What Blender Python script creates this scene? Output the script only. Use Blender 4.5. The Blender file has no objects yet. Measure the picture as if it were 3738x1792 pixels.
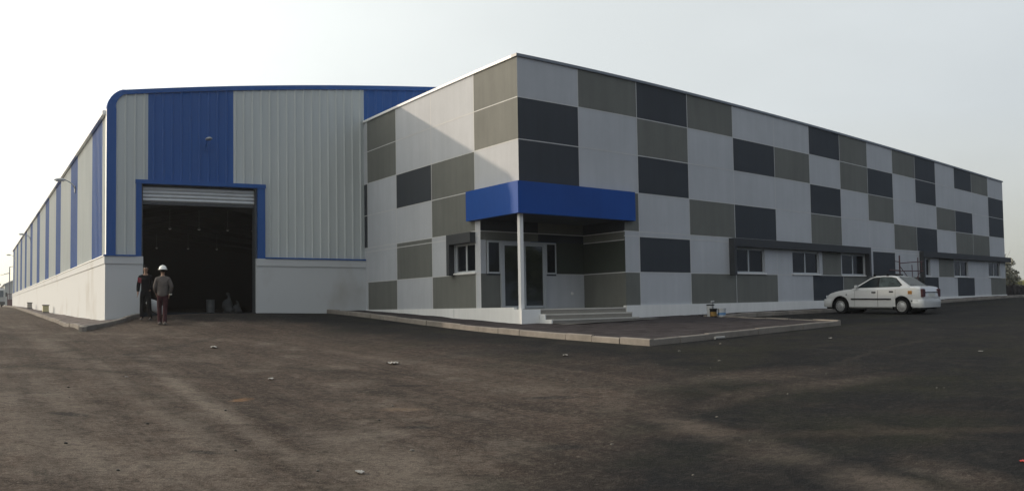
import bpy, bmesh, math, random
import numpy as np
from mathutils import Vector, Matrix

random.seed(7)
rng = np.random.default_rng(7)
SC = bpy.context.scene
COL = SC.collection
R = math.radians

# ------------------------------------------------------------------ camera (eye at z = 0 = office floor level)
# a phone panorama: central cylindrical picture, slightly rolled and pitched
PSI, PITCH, ROLL, KPX = 0.6301257, 0.0456085, 0.0166582, 3119.766
def cam_axes():
    c, s = math.cos(PSI), math.sin(PSI); A = Matrix(((c, -s, 0), (s, c, 0), (0, 0, 1)))
    c, s = math.cos(PITCH), math.sin(PITCH); B = Matrix(((1, 0, 0), (0, c, s), (0, -s, c)))
    c, s = math.cos(ROLL), math.sin(ROLL); C = Matrix(((c, 0, -s), (0, 1, 0), (s, 0, c)))
    return C @ B @ A                      # rows: right, forward, up
cd = bpy.data.cameras.new('camera'); cam = bpy.data.objects.new('camera', cd); COL.objects.link(cam)
M = cam_axes()
cam.matrix_world = Matrix(((M[0][0], M[2][0], -M[1][0]), (M[0][1], M[2][1], -M[1][1]), (M[0][2], M[2][2], -M[1][2]))).to_4x4()
cd.type = 'PANO'; cd.panorama_type = 'CENTRAL_CYLINDRICAL'
cd.central_cylindrical_range_u_min = -1869.0 / KPX
cd.central_cylindrical_range_u_max = 1869.0 / KPX
cd.central_cylindrical_range_v_max = 987.596 / KPX
cd.central_cylindrical_range_v_min = (987.596 - 1792.0) / KPX
cd.central_cylindrical_radius = 1.0
cd.lens = 26.4; cd.sensor_width = 36; cd.clip_end = 3000; cd.clip_start = 0.05
SC.camera = cam

# ------------------------------------------------------------------ daylight: low sun behind left, hazy pale sky
SUN_EL = R(16.2)
sdir = Vector((-1.0, 1.0, 0)).normalized()           # horizontal direction towards the sun
tosun = Vector((sdir.x * math.cos(SUN_EL), sdir.y * math.cos(SUN_EL), math.sin(SUN_EL)))
sl = bpy.data.lights.new('sun', 'SUN'); sl.energy = 2.3; sl.angle = R(0.8); sl.color = (1.0, 0.83, 0.64)
so = bpy.data.objects.new('sun', sl); COL.objects.link(so)
so.rotation_euler = tosun.to_track_quat('Z', 'Y').to_euler()
so.location = (0, 0, 60)

W = bpy.data.worlds.new('World'); SC.world = W; W.use_nodes = True
nt = W.node_tree; nt.nodes.clear()
out = nt.nodes.new('ShaderNodeOutputWorld'); bg = nt.nodes.new('ShaderNodeBackground')
sky = nt.nodes.new('ShaderNodeTexSky'); sky.sky_type = 'NISHITA'; sky.sun_disc = False
sky.sun_elevation = SUN_EL; sky.sun_rotation = math.atan2(sdir.x, sdir.y)
sky.air_density = 1.0; sky.dust_density = 4.0; sky.ozone_density = 1.0
# the haze whitens the sky: mostly an even pale veil, brightest round the sun
tc = nt.nodes.new('ShaderNodeTexCoord')
dot = nt.nodes.new('ShaderNodeVectorMath'); dot.operation = 'DOT_PRODUCT'; dot.inputs[1].default_value = tuple(tosun)
nt.links.new(tc.outputs['Generated'], dot.inputs[0])
ramp = nt.nodes.new('ShaderNodeValToRGB'); cr = ramp.color_ramp
mr = nt.nodes.new('ShaderNodeMapRange'); mr.inputs[1].default_value = -1; mr.inputs[2].default_value = 1
nt.links.new(dot.outputs['Value'], mr.inputs[0]); nt.links.new(mr.outputs[0], ramp.inputs[0])
stops = [(0.0, (2.0, 2.6, 3.9)), (0.18, (2.9, 3.5, 4.6)), (0.30, (5.95, 6.35, 6.55)), (0.58, (7.55, 7.95, 7.95)), (0.74, (9.5, 9.85, 9.55)), (0.87, (15, 15.2, 14.2)), (1.0, (26, 24.5, 21))]
cr.elements[0].position = stops[0][0]; cr.elements[0].color = (*[c / 26 for c in stops[0][1]], 1)
cr.elements[1].position = stops[-1][0]; cr.elements[1].color = (*[c / 26 for c in stops[-1][1]], 1)
for p_, c_ in stops[1:-1]:
    e = cr.elements.new(p_); e.color = (*[c / 26 for c in c_], 1)
scl = nt.nodes.new('ShaderNodeVectorMath'); scl.operation = 'SCALE'; scl.inputs['Scale'].default_value = 26.0
nt.links.new(ramp.outputs[0], scl.inputs[0])
sep = nt.nodes.new('ShaderNodeSeparateXYZ'); nt.links.new(tc.outputs['Generated'], sep.inputs[0])
hz = nt.nodes.new('ShaderNodeMapRange'); hz.inputs[1].default_value = 0.0; hz.inputs[2].default_value = 0.22
nt.links.new(sep.outputs['Z'], hz.inputs[0])
hcol = nt.nodes.new('ShaderNodeMix'); hcol.data_type = 'RGBA'
hcol.inputs[6].default_value = (0.85, 0.795, 0.67, 1); hcol.inputs[7].default_value = (1, 1, 1, 1)
nt.links.new(hz.outputs[0], hcol.inputs[0])
mul = nt.nodes.new('ShaderNodeVectorMath'); mul.operation = 'MULTIPLY'
nt.links.new(scl.outputs[0], mul.inputs[0]); nt.links.new(hcol.outputs[2], mul.inputs[1])
mx = nt.nodes.new('ShaderNodeMix'); mx.data_type = 'RGBA'; mx.inputs[0].default_value = 0.88
nt.links.new(sky.outputs[0], mx.inputs[6]); nt.links.new(mul.outputs[0], mx.inputs[7])
cn = nt.nodes.new('ShaderNodeTexNoise'); cn.inputs['Scale'].default_value = 2.2; cn.inputs['Detail'].default_value = 5
cmp_ = nt.nodes.new('ShaderNodeMapping'); cmp_.inputs['Scale'].default_value = (1, 1, 3.0); nt.links.new(tc.outputs['Generated'], cmp_.inputs[0]); nt.links.new(cmp_.outputs[0], cn.inputs['Vector'])
cmr = nt.nodes.new('ShaderNodeMapRange'); cmr.inputs[1].default_value = .35; cmr.inputs[2].default_value = .65; cmr.inputs[3].default_value = .955; cmr.inputs[4].default_value = 1.03; nt.links.new(cn.outputs['Fac'], cmr.inputs[0])
csc = nt.nodes.new('ShaderNodeVectorMath'); csc.operation = 'SCALE'; nt.links.new(mx.outputs[2], csc.inputs[0]); nt.links.new(cmr.outputs[0], csc.inputs['Scale'])
nt.links.new(csc.outputs[0], bg.inputs[0]); bg.inputs[1].default_value = 0.115
nt.links.new(bg.outputs[0], out.inputs[0])

SC.view_settings.view_transform = 'Standard'; SC.view_settings.look = 'None'
SC.view_settings.exposure = 0.0; SC.view_settings.gamma = 1.0
SC.cycles.use_denoising = True
SC.cycles.max_bounces = 8; SC.cycles.caustics_reflective = False; SC.cycles.caustics_refractive = False

# ------------------------------------------------------------------ materials
MATS = {}
def mat(name, col, rough=0.6, var=0.0, scale=3.0, metal=0.0, spec=0.5, bump=0.0, bscale=60.0, emit=None, stretch=None, col2=None, coat=0.0, streak=0.0):
    if name in MATS: return MATS[name]
    m = bpy.data.materials.new(name); m.use_nodes = True; n = m.node_tree.nodes; l = m.node_tree.links
    p = n['Principled BSDF']; p.inputs['Base Color'].default_value = (*col, 1); p.inputs['Roughness'].default_value = rough
    p.inputs['Metallic'].default_value = metal; p.inputs['Specular IOR Level'].default_value = spec
    p.inputs['Coat Weight'].default_value = coat
    if var > 0 or bump > 0:
        t = n.new('ShaderNodeTexCoord'); v = t.outputs['Object']
        if stretch:
            mp = n.new('ShaderNodeMapping'); mp.inputs['Scale'].default_value = stretch; l.new(v, mp.inputs[0]); v = mp.outputs[0]
    if var > 0:
        a = n.new('ShaderNodeTexNoise'); a.inputs['Scale'].default_value = scale; a.inputs['Detail'].default_value = 6; a.inputs['Roughness'].default_value = 0.65
        l.new(v, a.inputs['Vector'])
        r = n.new('ShaderNodeMapRange'); r.inputs[1].default_value = 0.3; r.inputs[2].default_value = 0.7
        l.new(a.outputs['Fac'], r.inputs[0])
        mi = n.new('ShaderNodeMix'); mi.data_type = 'RGBA'
        c2 = col2 or tuple(max(0, c * (1 - var)) for c in col)
        mi.inputs[6].default_value = (*c2, 1); mi.inputs[7].default_value = (*[min(1, c * (1 + var * .6)) for c in col], 1)
        l.new(r.outputs[0], mi.inputs[0]); l.new(mi.outputs[2], p.inputs['Base Color'])
    if streak > 0:
        mp = n.new('ShaderNodeMapping'); mp.inputs['Scale'].default_value = (2.2, 2.2, .16); l.new(t.outputs['Object'], mp.inputs[0])
        a2 = n.new('ShaderNodeTexNoise'); a2.inputs['Scale'].default_value = 1.6; a2.inputs['Detail'].default_value = 6; a2.inputs['Roughness'].default_value = .7; l.new(mp.outputs[0], a2.inputs['Vector'])
        r2 = n.new('ShaderNodeMapRange'); r2.inputs[1].default_value = .35; r2.inputs[2].default_value = .65; r2.inputs[3].default_value = 1 - streak; r2.inputs[4].default_value = 1 + streak * .5; l.new(a2.outputs['Fac'], r2.inputs[0])
        vm = n.new('ShaderNodeVectorMath'); vm.operation = 'SCALE'; l.new(mi.outputs[2], vm.inputs[0]); l.new(r2.outputs[0], vm.inputs['Scale']); l.new(vm.outputs[0], p.inputs['Base Color'])
    if bump > 0:
        b = n.new('ShaderNodeTexNoise'); b.inputs['Scale'].default_value = bscale; b.inputs['Detail'].default_value = 4
        l.new(v, b.inputs['Vector'])
        bn = n.new('ShaderNodeBump'); bn.inputs['Strength'].default_value = bump; bn.inputs['Distance'].default_value = 0.02
        l.new(b.outputs['Fac'], bn.inputs['Height']); l.new(bn.outputs[0], p.inputs['Normal'])
    if emit:
        p.inputs['Emission Color'].default_value = (*emit[0], 1); p.inputs['Emission Strength'].default_value = emit[1]
    MATS[name] = m; return m

paintW = mat('light_grey_paint', (.425, .44, .47), .75, .09, .45, bump=.12, bscale=40, streak=.05)
paintO = mat('dark_olive_paint', (.028, .036, .028), .7, .1, .7)
paintG = mat('olive_grey_paint', (.130, .134, .122), .75, .13, .5, bump=.12, bscale=40, streak=.10)
paintD = mat('charcoal_paint', (.022, .028, .037), .7, .14, .5, bump=.12, bscale=40, streak=.12)
paintH = mat('dark_hood_paint', (.030, .033, .038), .7, .08, .8)
jointM = mat('light_joint_paint', (.50, .50, .50), .7, .12, 2)
whiteP = mat('white_paint', (.70, .70, .695), .7, .08, .5, bump=.08, bscale=30, streak=.06)
tileM = mat('beige_step_tile', (.22, .205, .18), .55, .12, 3)
blueM = mat('blue_fascia', (.006, .060, .28), .5, .10, .8, spec=.2, streak=.06)
blueC = mat('blue_sheet', (.022, .090, .30), .45, .10, .35, stretch=(1, 1, .25), spec=.3, streak=.08)
greyC = mat('pale_grey_sheet', (.475, .505, .50), .45, .08, .35, stretch=(1, 1, .25), streak=.06)
roofM = mat('roof_sheet', (.55, .56, .55), .45, .06, .5)
gutM = mat('white_gutter', (.78, .78, .78), .4)
capM = mat('parapet_flashing', (.16, .18, .21), .4, .1, 1.0)
alu = mat('pale_aluminium', (.40, .42, .44), .4, .05, 4)
glassM = mat('dark_window_glass', (.008, .010, .013), .04, spec=.28)
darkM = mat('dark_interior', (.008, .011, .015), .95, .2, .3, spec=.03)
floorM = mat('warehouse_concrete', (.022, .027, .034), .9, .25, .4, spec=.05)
galv = mat('galvanised_steel', (.60, .62, .64), .45, .08, 3, metal=.15)
jambM = mat('dark_steel', (.05, .055, .06), .5, .1, 3)
kerbM = mat('concrete_kerb', (.21, .19, .17), .85, .28, 2.2, bump=.5, bscale=22, spec=.15)
paveM = mat('island_gravel', (.052, .046, .048), .95, .45, 2.0, bump=.8, bscale=30, spec=.05)
gravM = mat('gravel_bed', (.16, .14, .135), .95, .5, 3.0, bump=1.0, bscale=25, spec=.05)
rubber = mat('tyre_rubber', (.010, .010, .011), .9, spec=.1)

# plinth with weather stains on the sunny side
def plinth_mat():
    m = bpy.data.materials.new('stained_white_render'); m.use_nodes = True; n = m.node_tree.nodes; l = m.node_tree.links
    p = n['Principled BSDF']; p.inputs['Roughness'].default_value = .8
    t = n.new('ShaderNodeTexCoord'); mp = n.new('ShaderNodeMapping'); mp.inputs['Scale'].default_value = (.5, .45, .35); l.new(t.outputs['Object'], mp.inputs[0])
    a = n.new('ShaderNodeTexNoise'); a.inputs['Scale'].default_value = 1.0; a.inputs['Detail'].default_value = 5; l.new(mp.outputs[0], a.inputs['Vector'])
    r = n.new('ShaderNodeMapRange'); r.inputs[1].default_value = .56; r.inputs[2].default_value = .74; r.clamp = True; l.new(a.outputs['Fac'], r.inputs[0])
    mi = n.new('ShaderNodeMix'); mi.data_type = 'RGBA'; mi.inputs[6].default_value = (.49, .505, .52, 1); mi.inputs[7].default_value = (.38, .37, .355, 1)
    l.new(r.outputs[0], mi.inputs[0]); l.new(mi.outputs[2], p.inputs['Base Color'])
    # splash dirt with a ragged edge near the ground
    return m
plinM = plinth_mat()

# yard surface: fresh asphalt, tracked-in brown dust with tyre streaks, stains, grit
def yard_mat():
    m = bpy.data.materials.new('dusty_asphalt'); m.use_nodes = True; n = m.node_tree.nodes; l = m.node_tree.links
    p = n['Principled BSDF']; p.inputs['Roughness'].default_value = .95; p.inputs['Specular IOR Level'].default_value = .06
    t = n.new('ShaderNodeTexCoord'); P = t.outputs['Object']
    def math_(op, a, b=None, c=None):
        q = n.new('ShaderNodeMath'); q.operation = op
        for i, v in enumerate((a, b, c)):
            if v is None: continue
            if isinstance(v, (int, float)): q.inputs[i].default_value = v
            else: l.new(v, q.inputs[i])
        return q.outputs[0]
    def noise(sc, det=5, rough=.6, stretch=None, dist=0.0, rot=0.0):
        v = P
        if stretch or rot:
            mp = n.new('ShaderNodeMapping'); mp.inputs['Scale'].default_value = stretch or (1, 1, 1); mp.inputs['Rotation'].default_value = (0, 0, rot); l.new(v, mp.inputs[0]); v = mp.outputs[0]
        a = n.new('ShaderNodeTexNoise'); a.inputs['Scale'].default_value = sc; a.inputs['Detail'].default_value = det; a.inputs['Roughness'].default_value = rough; a.inputs['Distortion'].default_value = dist
        l.new(v, a.inputs['Vector']); return a.outputs['Fac']
    def remap(x, a, b, c=0.0, d=1.0):
        r = n.new('ShaderNodeMapRange'); r.inputs[1].default_value = a; r.inputs[2].default_value = b; r.inputs[3].default_value = c; r.inputs[4].default_value = d
        l.new(x, r.inputs[0]); return r.outputs[0]
    def mix(f, a, b):
        q = n.new('ShaderNodeMix'); q.data_type = 'RGBA'
        for i, v in ((0, f), (6, a), (7, b)):
            if isinstance(v, tuple): q.inputs[i].default_value = (*v, 1)
            elif isinstance(v, (int, float)): q.inputs[i].default_value = v
            else: l.new(v, q.inputs[i])
        return q.outputs[2]
    sp = n.new('ShaderNodeSeparateXYZ'); l.new(P, sp.inputs[0]); X, Y = sp.outputs[0], sp.outputs[1]
    def blob(cx, cy, rx, ry, rot=0.0):
        dx = math_('SUBTRACT', X, cx); dy = math_('SUBTRACT', Y, cy); c, s = math.cos(rot), math.sin(rot)
        a = math_('MULTIPLY', math_('ADD', math_('MULTIPLY', dx, c), math_('MULTIPLY', dy, s)), 1 / rx)
        b = math_('MULTIPLY', math_('SUBTRACT', math_('MULTIPLY', dy, c), math_('MULTIPLY', dx, s)), 1 / ry)
        d = math_('SQRT', math_('ADD', math_('MULTIPLY', a, a), math_('MULTIPLY', b, b)))
        return d
    big = noise(.22, 6, .62); med = noise(.9, 6, .65); fine = noise(9, 5, .7); grit = noise(70, 3, .7)
    # dust cover: everything left of a ragged line, plus lobes
    lim = math_('MINIMUM', 9.6, math_('ADD', math_('MULTIPLY', Y, 1.75), -5.2))
    edge = math_('ADD', math_('SUBTRACT', X, lim), math_('ADD', math_('MULTIPLY', math_('SUBTRACT', big, .5), 6.0), math_('MULTIPLY', math_('SUBTRACT', med, .5), 3.5)))
    d0 = remap(edge, .9, -1.7)
    lob = None
    for (cx, cy, rx, ry, ro, w) in ((10.2, 8.2, 2.6, .8, -.5, .50), (10.6, 6.6, 1.5, .6, -.3, .42), (6.3, 2.9, .35, 1.0, -.5, .65), (8.3, 13.5, 2.6, 1.2, .5, .6), (8.5, 7.0, 1.6, .35, .2, .38), (6.2, 4.9, 1.0, .4, 0.6, .36)):
        b = math_('MULTIPLY', remap(math_('ADD', blob(cx, cy, rx, ry, ro), math_('MULTIPLY', math_('SUBTRACT', med, .5), 1.6)), 1.1, .3), w)
        lob = b if lob is None else math_('MAXIMUM', lob, b)
    dust = math_('MAXIMUM', d0, lob)
    # dust cover lowered in front of the roller door
    cl = remap(math_('ADD', blob(9.3, 26.8, 4.2, 2.2, 0.1), math_('MULTIPLY', math_('SUBTRACT', med, .5), 1.4)), 1.05, .5)
    dust = math_('MULTIPLY', dust, math_('SUBTRACT', 1.0, math_('MULTIPLY', cl, .85)))
    streak = noise(1.0, 6, .7, (2.6, .16, 1), .6)
    streak2 = noise(1.0, 6, .7, (2.2, .14, 1), .6, R(-52))
    dust = math_('MULTIPLY', dust, remap(math_('MAXIMUM', streak, streak2), .40, .62, .55, 1.0))
    dust = math_('MULTIPLY', dust, remap(fine, .30, .62, .62, 1.0))
    asph = mix(remap(med, .35, .65), (.0115, .0125, .0145), (.020, .0205, .022))
    asph = mix(math_('MULTIPLY', remap(streak2, .54, .70), .30), asph, (.050, .047, .042))
    w1 = noise(.75, 7, .72, None, .8); w2 = noise(1.7, 6, .75)
    asph = mix(math_('MULTIPLY', remap(w1, .50, .70), .60), asph, (.040, .036, .031))
    asph = mix(math_('MULTIPLY', remap(w2, .56, .72), .40), asph, (.050, .047, .043))
    asph = mix(math_('MULTIPLY', remap(noise(.45, 5, .65), .50, .64), .55), asph, (.026, .027, .017))
    dcol = mix(remap(big, .35, .65), (.066, .047, .038), (.122, .092, .075))
    dcol = mix(remap(med, .52, .72), dcol, (.180, .150, .128))
    base = mix(dust, asph, dcol)
    # tan wheel tracks running along the yard
    tr = None
    for (cx, cy, rx, ry, ro, w) in ((2.95, 10.5, .20, 5.0, -.05, .8), (2.25, 8.8, .30, 3.2, .02, .55), (1.1, 11.4, .45, 4.0, .05, .5), (3.5, 7.2, .45, 1.6, .0, .6), (.6, 9.0, .5, 3, .05, .5), (1.9, 20, .35, 7, .02, .45), (1.0, 7.8, .45, 1.5, .1, .7), (3.5, 6.6, .75, 1.3, -.3, .7), (1.9, 7.0, .35, 1.0, 0, .55), (.5, 11.5, .3, 2.5, 0, .5), (2.3, 14.5, .22, 3.0, -.03, .5)):
        b = math_('MULTIPLY', remap(math_('ADD', blob(cx, cy, rx, ry, ro), math_('MULTIPLY', math_('SUBTRACT', noise(2.2, 5, .7), .5), 2.2)), 1.2, .2), w)
        tr = b if tr is None else math_('MAXIMUM', tr, b)
    base = mix(math_('MULTIPLY', tr, .85), base, (.205, .172, .145))
    # faint curved tyre marks of turning lorries
    tn = noise(3.0, 5, .75)
    patchy = remap(noise(.6, 4, .6), .42, .60)
    for (cx, cy, rad, w, kk, cc) in ((24, 1, 16.5, .14, .30, (.085, .068, .056)), (24, 1, 18.2, .14, .24, (.085, .068, .056)), (-9, 3, 16.2, .2, .7, (.030, .025, .022)), (-9, 3, 18.0, .2, .6, (.030, .025, .022)), (-14, 12, 19.6, .25, .55, (.032, .027, .024)), (-14, 12, 21.6, .25, .5, (.17, .138, .115)), (-5, -3, 14.6, .18, .40, (.075, .058, .047)), (-5, -3, 16.3, .22, .5, (.035, .029, .026)),
                                 (17, -9, 17.4, .10, .30, (.070, .060, .052)), (-12, 34, 20.5, .2, .6, (.030, .026, .024)), (-12, 34, 22.3, .2, .6, (.030, .026, .024))):
        dx = math_('SUBTRACT', X, cx); dy = math_('SUBTRACT', Y, cy)
        d = math_('ABSOLUTE', math_('SUBTRACT', math_('SQRT', math_('ADD', math_('MULTIPLY', dx, dx), math_('MULTIPLY', dy, dy))), rad))
        f_ = math_('MULTIPLY', remap(math_('ADD', d, math_('MULTIPLY', math_('SUBTRACT', tn, .5), .5)), w * 1.5, w * .3), math_('MULTIPLY', patchy, kk))
        base = mix(f_, base, cc)
    # orange clay smears and dark oil spots
    cly = remap(math_('ADD', blob(3.46, 10.7, .26, .13, .6), math_('MULTIPLY', math_('SUBTRACT', noise(6, 5), .5), 1.6)), 1.0, .5)
    base = mix(math_('MULTIPLY', cly, .6), base, (.26, .145, .075))
    cly2 = remap(math_('ADD', blob(5.0, 9.1, .40, .15, -.5), math_('MULTIPLY', math_('SUBTRACT', noise(6, 5), .5), 1.8)), 1.0, .4)
    base = mix(math_('MULTIPLY', cly2, .5), base, (.22, .155, .11))
    oil = None
    for (cx, cy, rx, ry) in ((5.2, 6.3, .30, .16), (1.15, 10.0, .28, .2), (2.1, 7.6, .2, .12), (4.6, 8.0, .25, .12), (7.0, 8.8, .5, .16), (3.2, 5.6, .15, .1), (6.1, 10.9, .5, .1)):
        b = remap(math_('ADD', blob(cx, cy, rx, ry, -.6), math_('MULTIPLY', math_('SUBTRACT', noise(5, 4), .5), 1.3)), 1.0, .45)
        oil = b if oil is None else math_('MAXIMUM', oil, b)
    base = mix(math_('MULTIPLY', oil, .75), base, (.020, .020, .021))
    # grit
    clod = noise(16, 4, .75); clod2 = noise(5.5, 4, .7)
    dg_ = math_('MULTIPLY_ADD', dust, .85, .15)
    dg_ = math_('MULTIPLY_ADD', dust, .84, .16)
    base = mix(math_('MULTIPLY', remap(clod, .52, .64, 0, .40), dg_), base, (.20, .17, .145))
    base = mix(remap(clod, .48, .36, 0, .42), base, (.016, .015, .015))
    base = mix(remap(clod2, .47, .34, 0, .42), base, (.020, .018, .017))
    base = mix(math_('MULTIPLY', remap(clod2, .53, .66, 0, .36), dg_), base, (.17, .145, .12))
    clod3 = noise(2.6, 5, .75, (1.0, 1.0, 1), .5)
    base = mix(remap(clod3, .44, .30, 0, .45), base, (.024, .021, .019))
    base = mix(math_('MULTIPLY', remap(grit, .54, .64, 0, .38), dg_), base, (.27, .24, .21))
    base = mix(remap(grit, .46, .36, 0, .38), base, (.018, .018, .018))
    l.new(base, p.inputs['Base Color'])
    h = math_('ADD', math_('MULTIPLY', grit, .5), math_('ADD', math_('MULTIPLY', fine, .5), math_('MULTIPLY', clod, .6)))
    b = n.new('ShaderNodeBump'); b.inputs['Strength'].default_value = 1.0; b.inputs['Distance'].default_value = .035
    l.new(h, b.inputs['Height']); l.new(b.outputs[0], p.inputs['Normal'])
    return m
yardM = yard_mat()

# ------------------------------------------------------------------ mesh helpers
class MB:
    def __init__(s): s.v = []; s.f = []; s.m = []; s.mats = []
    def mi(s, m):
        if m not in s.mats: s.mats.append(m)
        return s.mats.index(m)
    def face(s, pts, m):
        i = len(s.v); s.v += [tuple(p) for p in pts]; s.f.append(tuple(range(i, i + len(pts)))); s.m.append(s.mi(m))
    def box(s, x0, x1, y0, y1, z0, z1, m, skip=''):
        c = [(x0, y0, z0), (x1, y0, z0), (x1, y1, z0), (x0, y1, z0), (x0, y0, z1), (x1, y0, z1), (x1, y1, z1), (x0, y1, z1)]
        for k, q in (('b', (0, 3, 2, 1)), ('t', (4, 5, 6, 7)), ('f', (0, 1, 5, 4)), ('r', (1, 2, 6, 5)), ('k', (2, 3, 7, 6)), ('l', (3, 0, 4, 7))):
            if k not in skip: s.face([c[i] for i in q], m)
    def prism(s, poly, axis, a, b, m):
        """poly in the two other axes, extruded from a to b along axis"""
        def P(p, t):
            return {'x': (t, p[0], p[1]), 'y': (p[0], t, p[1]), 'z': (p[0], p[1], t)}[axis]
        s.face([P(p, a) for p in poly], m); s.face([P(p, b) for p in reversed(poly)], m)
        for i in range(len(poly)):
            j = (i + 1) % len(poly); s.face([P(poly[i], a), P(poly[i], b), P(poly[j], b), P(poly[j], a)], m)
    def tube(s, pts, r, m, seg=8, cap=True):
        pts = [Vector(p) for p in pts]; rr = r if isinstance(r, (list, tuple)) else [r] * len(pts)
        rings = []; up = None
        for i, p in enumerate(pts):
            d = (pts[min(i + 1, len(pts) - 1)] - pts[max(i - 1, 0)]).normalized()
            if up is None: up = Vector((0, 0, 1)) if abs(d.z) < .9 else Vector((1, 0, 0))
            a = d.cross(up).normalized(); b = a.cross(d).normalized(); up = b
            base = len(s.v)
            for k in range(seg):
                t = 2 * math.pi * k / seg; s.v.append(tuple(p + (a * math.cos(t) + b * math.sin(t)) * rr[i]))
            rings.append(base)
        mi = s.mi(m)
        for i in range(len(rings) - 1):
            for k in range(seg):
                j = (k + 1) % seg; s.f.append((rings[i] + k, rings[i] + j, rings[i + 1] + j, rings[i + 1] + k)); s.m.append(mi)
        if cap:
            s.f.append(tuple(rings[0] + k for k in reversed(range(seg)))); s.m.append(mi)
            s.f.append(tuple(rings[-1] + k for k in range(seg))); s.m.append(mi)
    def lathe(s, prof, m, c=(0, 0, 0), axis='z', seg=20):
        """prof list of (r, h)"""
        rings = []
        for (r, h) in prof:
            base = len(s.v)
            for k in range(seg):
                t = 2 * math.pi * k / seg; a, b = r * math.cos(t), r * math.sin(t)
                q = {'z': (a, b, h), 'y': (a, h, b), 'x': (h, a, b)}[axis]
                s.v.append((c[0] + q[0], c[1] + q[1], c[2] + q[2]))
            rings.append(base)
        mi = s.mi(m)
        for i in range(len(rings) - 1):
            for k in range(seg):
                j = (k + 1) % seg; s.f.append((rings[i] + k, rings[i] + j, rings[i + 1] + j, rings[i + 1] + k)); s.m.append(mi)
        s.f.append(tuple(rings[0] + k for k in reversed(range(seg)))); s.m.append(mi)
        s.f.append(tuple(rings[-1] + k for k in range(seg))); s.m.append(mi)
    def grid(s, rows, m, close=False):
        base = len(s.v); nc = len(rows[0])
        for r in rows: s.v += [tuple(p) for p in r]
        mi = s.mi(m)
        for i in range(len(rows) - 1):
            for j in range(nc if close else nc - 1):
                k = (j + 1) % nc
                s.f.append((base + i * nc + j, base + i * nc + k, base + (i + 1) * nc + k, base + (i + 1) * nc + j)); s.m.append(mi)
    def build(s, name, parent=None, smooth=False, bevel=0.0, recalc=True, loc=None, auto=None):
        me = bpy.data.meshes.new(name); me.from_pydata(s.v, [], s.f)
        for m in s.mats: me.materials.append(m)
        me.polygons.foreach_set('material_index', s.m)
        bm = bmesh.new(); bm.from_mesh(me)
        bmesh.ops.remove_doubles(bm, verts=bm.verts, dist=1e-5)
        if recalc: bmesh.ops.recalc_face_normals(bm, faces=bm.faces)
        if bevel > 0:
            es = [e for e in bm.edges if len(e.link_faces) == 2 and e.calc_face_angle(0) > .6]
            bmesh.ops.bevel(bm, geom=es, offset=bevel, segments=2, affect='EDGES', clamp_overlap=True)
        if auto is not None:
            for f in bm.faces: f.smooth = True
            for e in bm.edges:
                if len(e.link_faces) != 2 or e.calc_face_angle(0) > auto: e.smooth = False
        elif smooth:
            for f in bm.faces: f.smooth = True
        bm.to_mesh(me); bm.free()
        o = bpy.data.objects.new(name, me); COL.objects.link(o)
        if loc: o.location = loc
        if parent: o.parent = parent
        return o

def thing(name, label, cat, loc=(0, 0, 0), rz=0.0, group=None):
    o = bpy.data.objects.new(name, None); COL.objects.link(o); o.location = loc; o.rotation_euler = (0, 0, rz)
    o.empty_display_size = .2
    return tag(o, label, cat, group)
def tag(o, label, cat, group=None):
    o['label'] = label; o['category'] = cat
    if group: o['group'] = group
    return o
def kind(o, k): o['kind'] = k; return o
def dup(o, parent=None):
    c = o.copy(); COL.objects.link(c)
    if parent: c.parent = parent
    for ch in list(o.children): dup(ch, c)
    return c

# ------------------------------------------------------------------ terrain: the yard falls gently away from the buildings
CP = [(0,0,-1.55),(4.2,5.7,-1.36),(0.2,6.5,-1.32),(12.6,12.5,-.81),(12.6,14.9,-.73),(12.6,17.7,-.62),(12.6,21.7,-.42),(12.6,25.85,-.19),(12.6,28.5,-.07),
(10,28.9,-.03),(5.8,28.9,-.07),(5.8,27.2,-.28),(3.3,25.8,-.62),(3.3,29.6,-.54),(3.3,34.6,-.44),(3.3,41.2,-.31),(3.3,47.5,-.18),(3.3,55,-.03),(3.3,66.6,.2),(4.6,30.5,-.53),(4.6,36,-.42),(4.6,45,-.24),(1,33,-.48),(0,45,-.25),(0,65,.15),(4.4,27.1,-.45),(4.5,98,.45),(20,12.5,-.66),(26.5,14,-.53),(26.4,16.5,-.44),
(21.8,17.9,-.45),(28,17.9,-.42),(37.5,17.9,-.26),(50,17.9,-.14),(3,118,.42),(0,200,.45),(-20,60,.0),(-15,25,-.75),(-10,0,-1.6),(20,2,-1.2),(40,0,-1.0),(60,12,-.35),(80,25,-.1),(120,40,0),(0,-20,-1.9),(60,-20,-1.3),(-40,-20,-1.9),(15,60,0),(30,40,0),(80,120,.3)]
TA = np.array(CP); TN = len(TA)
def _phi(r2): return np.where(r2 > 0, .5 * r2 * np.log(np.maximum(r2, 1e-12)), 0)
_D = ((TA[:, None, :2] - TA[None, :, :2]) ** 2).sum(-1); _P = np.c_[np.ones(TN), TA[:, :2]]
_W = np.linalg.solve(np.block([[_phi(_D) + np.eye(TN) * 3, _P], [_P.T, np.zeros((3, 3))]]), np.r_[TA[:, 2], 0, 0, 0])
def gz(x, y):
    x = np.clip(np.asarray(x, float), -60, 120); y = np.clip(np.asarray(y, float), -25, 200)
    q = np.stack([np.ravel(x), np.ravel(y)], 1)
    r2 = ((q[:, None] - TA[None, :, :2]) ** 2).sum(-1)
    return (_phi(r2) @ _W[:TN] + _W[TN] + q @ _W[TN + 1:]).reshape(np.shape(x))
def g(x, y): return float(gz(x, y))

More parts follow.
